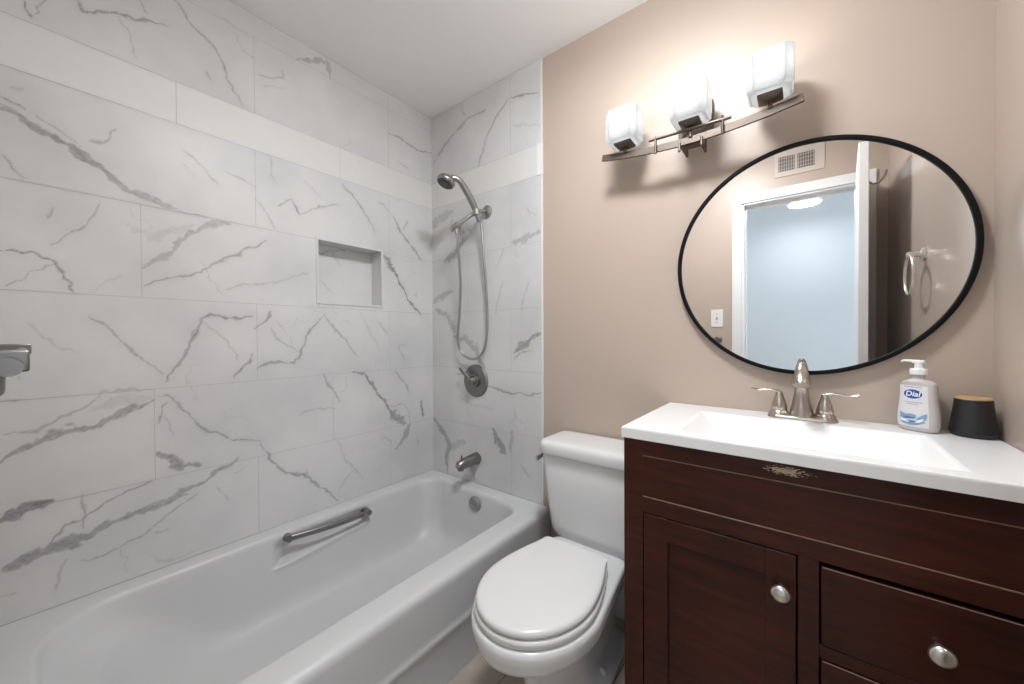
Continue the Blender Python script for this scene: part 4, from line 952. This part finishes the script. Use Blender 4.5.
# ------------------------------------------------------------------ mirror and light above the vanity
MX, MZ, MR = 1.729, 1.383, 0.356
mir = thing('round_mirror', 'round wall mirror with a thin black frame above the vanity', 'mirror', (MX, 0, MZ))
build('mirror_glass', G().lathe([(MR - 0.008, -0.003), (MR - 0.008, -0.019), (0.0, -0.019)], (MX, 0, MZ), 'y', 128), M['mirror'], mir, angle=30)
g = G()
ring = [(MR - 0.012, -0.012), (MR - 0.012, -0.024), (MR - 0.010, -0.026), (MR - 0.002, -0.026), (MR, -0.024), (MR, -0.001), (MR - 0.012, -0.001)]
g.lathe(ring + [ring[0]], (MX, 0, MZ), 'y', 128, caps=False)
build('mirror_frame', g, M['black'], mir, angle=30)

LX, LY = 1.43, -0.110
fix_ = thing('vanity_light', 'nickel wall light with three lit square frosted glass shades on a curved bar', 'wall light', (LX, 0, 1.85))
build('back_plate', G().box(1.375, 1.487, -0.020, -0.0005, 1.850, 1.966), M['fixture'], fix_, bevel=0.003)
def bar_z(x): return 1.801 + 0.30 * (x - 1.445) ** 2
g = G(); rings = []
for x in np.linspace(1.122, 1.733, 41):
    z = bar_z(x); sl = 0.6 * (x - 1.445); c_n = 1 / math.sqrt(1 + sl * sl); nx, nz = -sl * c_n, c_n
    rings.append([(x + nx * hh, LY + yy, z + nz * hh) for yy, hh in ((-0.004, -0.012), (0.004, -0.012), (0.004, 0.012), (-0.004, 0.012))])
build('curved_bar', G().loft(rings), M['fixture'], fix_, bevel=0.001)
g = G().tube([(1.303, LY - 0.012, 1.836), (1.556, LY - 0.012, 1.829)], 0.0052, 10)
for x in (1.325, 1.531): g.tube([(x, LY - 0.012, 1.842), (x, LY - 0.012, 1.784)], 0.0042, 10)
build('cross_rod', g, M['fixture'], fix_)
g = G().box(1.402, 1.468, LY + 0.004, LY + 0.034, 1.786, 1.793).box(1.402, 1.409, LY + 0.03, -0.018, 1.786, 1.793).box(1.461, 1.468, LY + 0.03, -0.018, 1.786, 1.793).box(1.402, 1.409, -0.026, -0.0185, 1.786, 1.86).box(1.461, 1.468, -0.026, -0.0185, 1.786, 1.86)
for x in (1.402, 1.470): g.tube([(x, LY - 0.006, 1.800), (x, LY - 0.010, 1.768)], 0.0045, 10)
build('support_arm', g, M['fixture'], fix_, bevel=0.001)
def oct_ring(cx, cy, s, ch, z): return [(cx + a * s, cy + b * s, z) for a, b in ((1, -1 + ch), (1, 1 - ch), (1 - ch, 1), (-1 + ch, 1), (-1, 1 - ch), (-1, -1 + ch), (-1 + ch, -1), (1 - ch, -1))]
SYc = LY - 0.004
for sx in SHADE_X:
    g = G()
    outer = [(0.024, 0.4, 1.8560), (0.050, 0.34, 1.859), (0.056, 0.32, 1.867), (0.058, 0.32, 1.90), (0.0575, 0.32, 1.967)]
    inner = [(0.0535, 0.32, 1.967), (0.0535, 0.32, 1.90), (0.052, 0.32, 1.874), (0.045, 0.34, 1.866), (0.024, 0.4, 1.8625)]
    g.loft([oct_ring(sx, SYc, s, c, z) for s, c, z in outer + inner])
    sd = build('shade', g, M['shade'], fix_, angle=25)
    sd['label'] = 'lit frosted white glass shade'
    zb = bar_z(sx)
    g = G().loft([rrect(sx - s, sx + s, SYc - s, SYc + s, 0.003, z, 2, 2) for s, z in ((0.014, 1.8405), (0.027, 1.848), (0.031, 1.851), (0.031, 1.8565))])
    g.tube([(sx, SYc, zb + 0.008), (sx, SYc, 1.842)], 0.0058, 12)
    build('shade_holder', g, M['fixture'], sd, angle=30)

# ------------------------------------------------------------------ on the door wall and right wall (seen in the mirror)
vn = thing('air_vent', 'white wall air vent with two dark grilles above the doorway, seen in the mirror', 'air vent', (1.71, D, 2.25))
build('vent_plate', G().box(1.585, 1.835, D, D + 0.006, 2.155, 2.345), M['paint_vent'], vn, bevel=0.002)
for x0, x1 in ((1.606, 1.690), (1.702, 1.786)):
    q = build('vent_recess', G().box(x0, x1, D + 0.0062, D + 0.0075, 2.188, 2.280), M['vent_dark'], vn)
    g = G()
    n_ = 7
    for i in range(n_):
        x = x0 + (x1 - x0) * (i + 0.5) / n_
        g.box(x - 0.0022, x + 0.0022, D + 0.0075, D + 0.0105, 2.189, 2.279)
    for i in range(4):
        z = 2.188 + 0.092 * (i + 0.5) / 4; g.box(x0, x1, D + 0.0074, D + 0.0088, z - 0.0018, z + 0.0018)
    build('vent_grille', g, M['vent_slat'], q)

sw = thing('light_switch', 'white light switch plate beside the doorway, seen in the mirror', 'light switch', (1.257, D, 1.268))
build('switch_plate', G().box(1.2195, 1.2945, D, D + 0.006, 1.208, 1.328), M['plastic'], sw, bevel=0.002)
build('switch_toggle', G().box(1.2525, 1.2615, D + 0.005, D + 0.016, 1.258, 1.276), M['vent_slat'], sw, bevel=0.001)
for z in (1.298, 1.238): build('plate_screw', G().lathe([(0.0035, D + 0.006), (0.003, D + 0.0075), (0.0, D + 0.0076)], (1.257, 0, z), 'y', 10), M['vent_slat'], sw)

TBY, TBZ = D + 0.042, 1.128
tb = thing('towel_bar', 'metal towel bar on the wall beside the doorway, its end at the photo edge', 'towel bar', (1.0, D, TBZ))
build('rail', G().tube([(0.72, TBY, TBZ), (1.285, TBY, TBZ)], 0.007, 12), M['dark_nickel'], tb)
for x in (0.735, 1.265):
    g = G().lathe([(0.025, D + 0.0005), (0.025, D + 0.006), (0.018, D + 0.012), (0.016, D + 0.036), (0.012, D + 0.040), (0.0, D + 0.0405)], (x, 0, TBZ - 0.008), 'y', 22)
    g.box(x - 0.013, x + 0.013, D + 0.012, D + 0.0515, TBZ - 0.004, TBZ + 0.012)
    build('bracket', g, M['dark_nickel'], tb, angle=40, bevel=0.0015)

rg = thing('towel_ring', 'metal towel ring on the glossy right wall, seen in the mirror', 'towel ring', (W, -0.70, 1.455))
g = G().lathe([(0.027, W - 0.0005), (0.027, W - 0.006), (0.022, W - 0.010), (0.012, W - 0.014), (0.010, W - 0.035), (0.013, W - 0.044), (0.010, W - 0.052), (0.0, W - 0.053)], (0, -0.70, 1.462), 'x', 24)
build('ring_mount', g, M['knob'], rg, angle=40)
rc = (W - 0.044, -0.70, 1.462 - 0.080)
pts = [(rc[0], rc[1] + 0.077 * math.sin(2 * PI * i / 48), rc[2] + 0.077 * math.cos(2 * PI * i / 48)) for i in range(49)]
build('ring', G().tube(pts, 0.005, 10, caps=False), M['knob'], rg, angle=60)
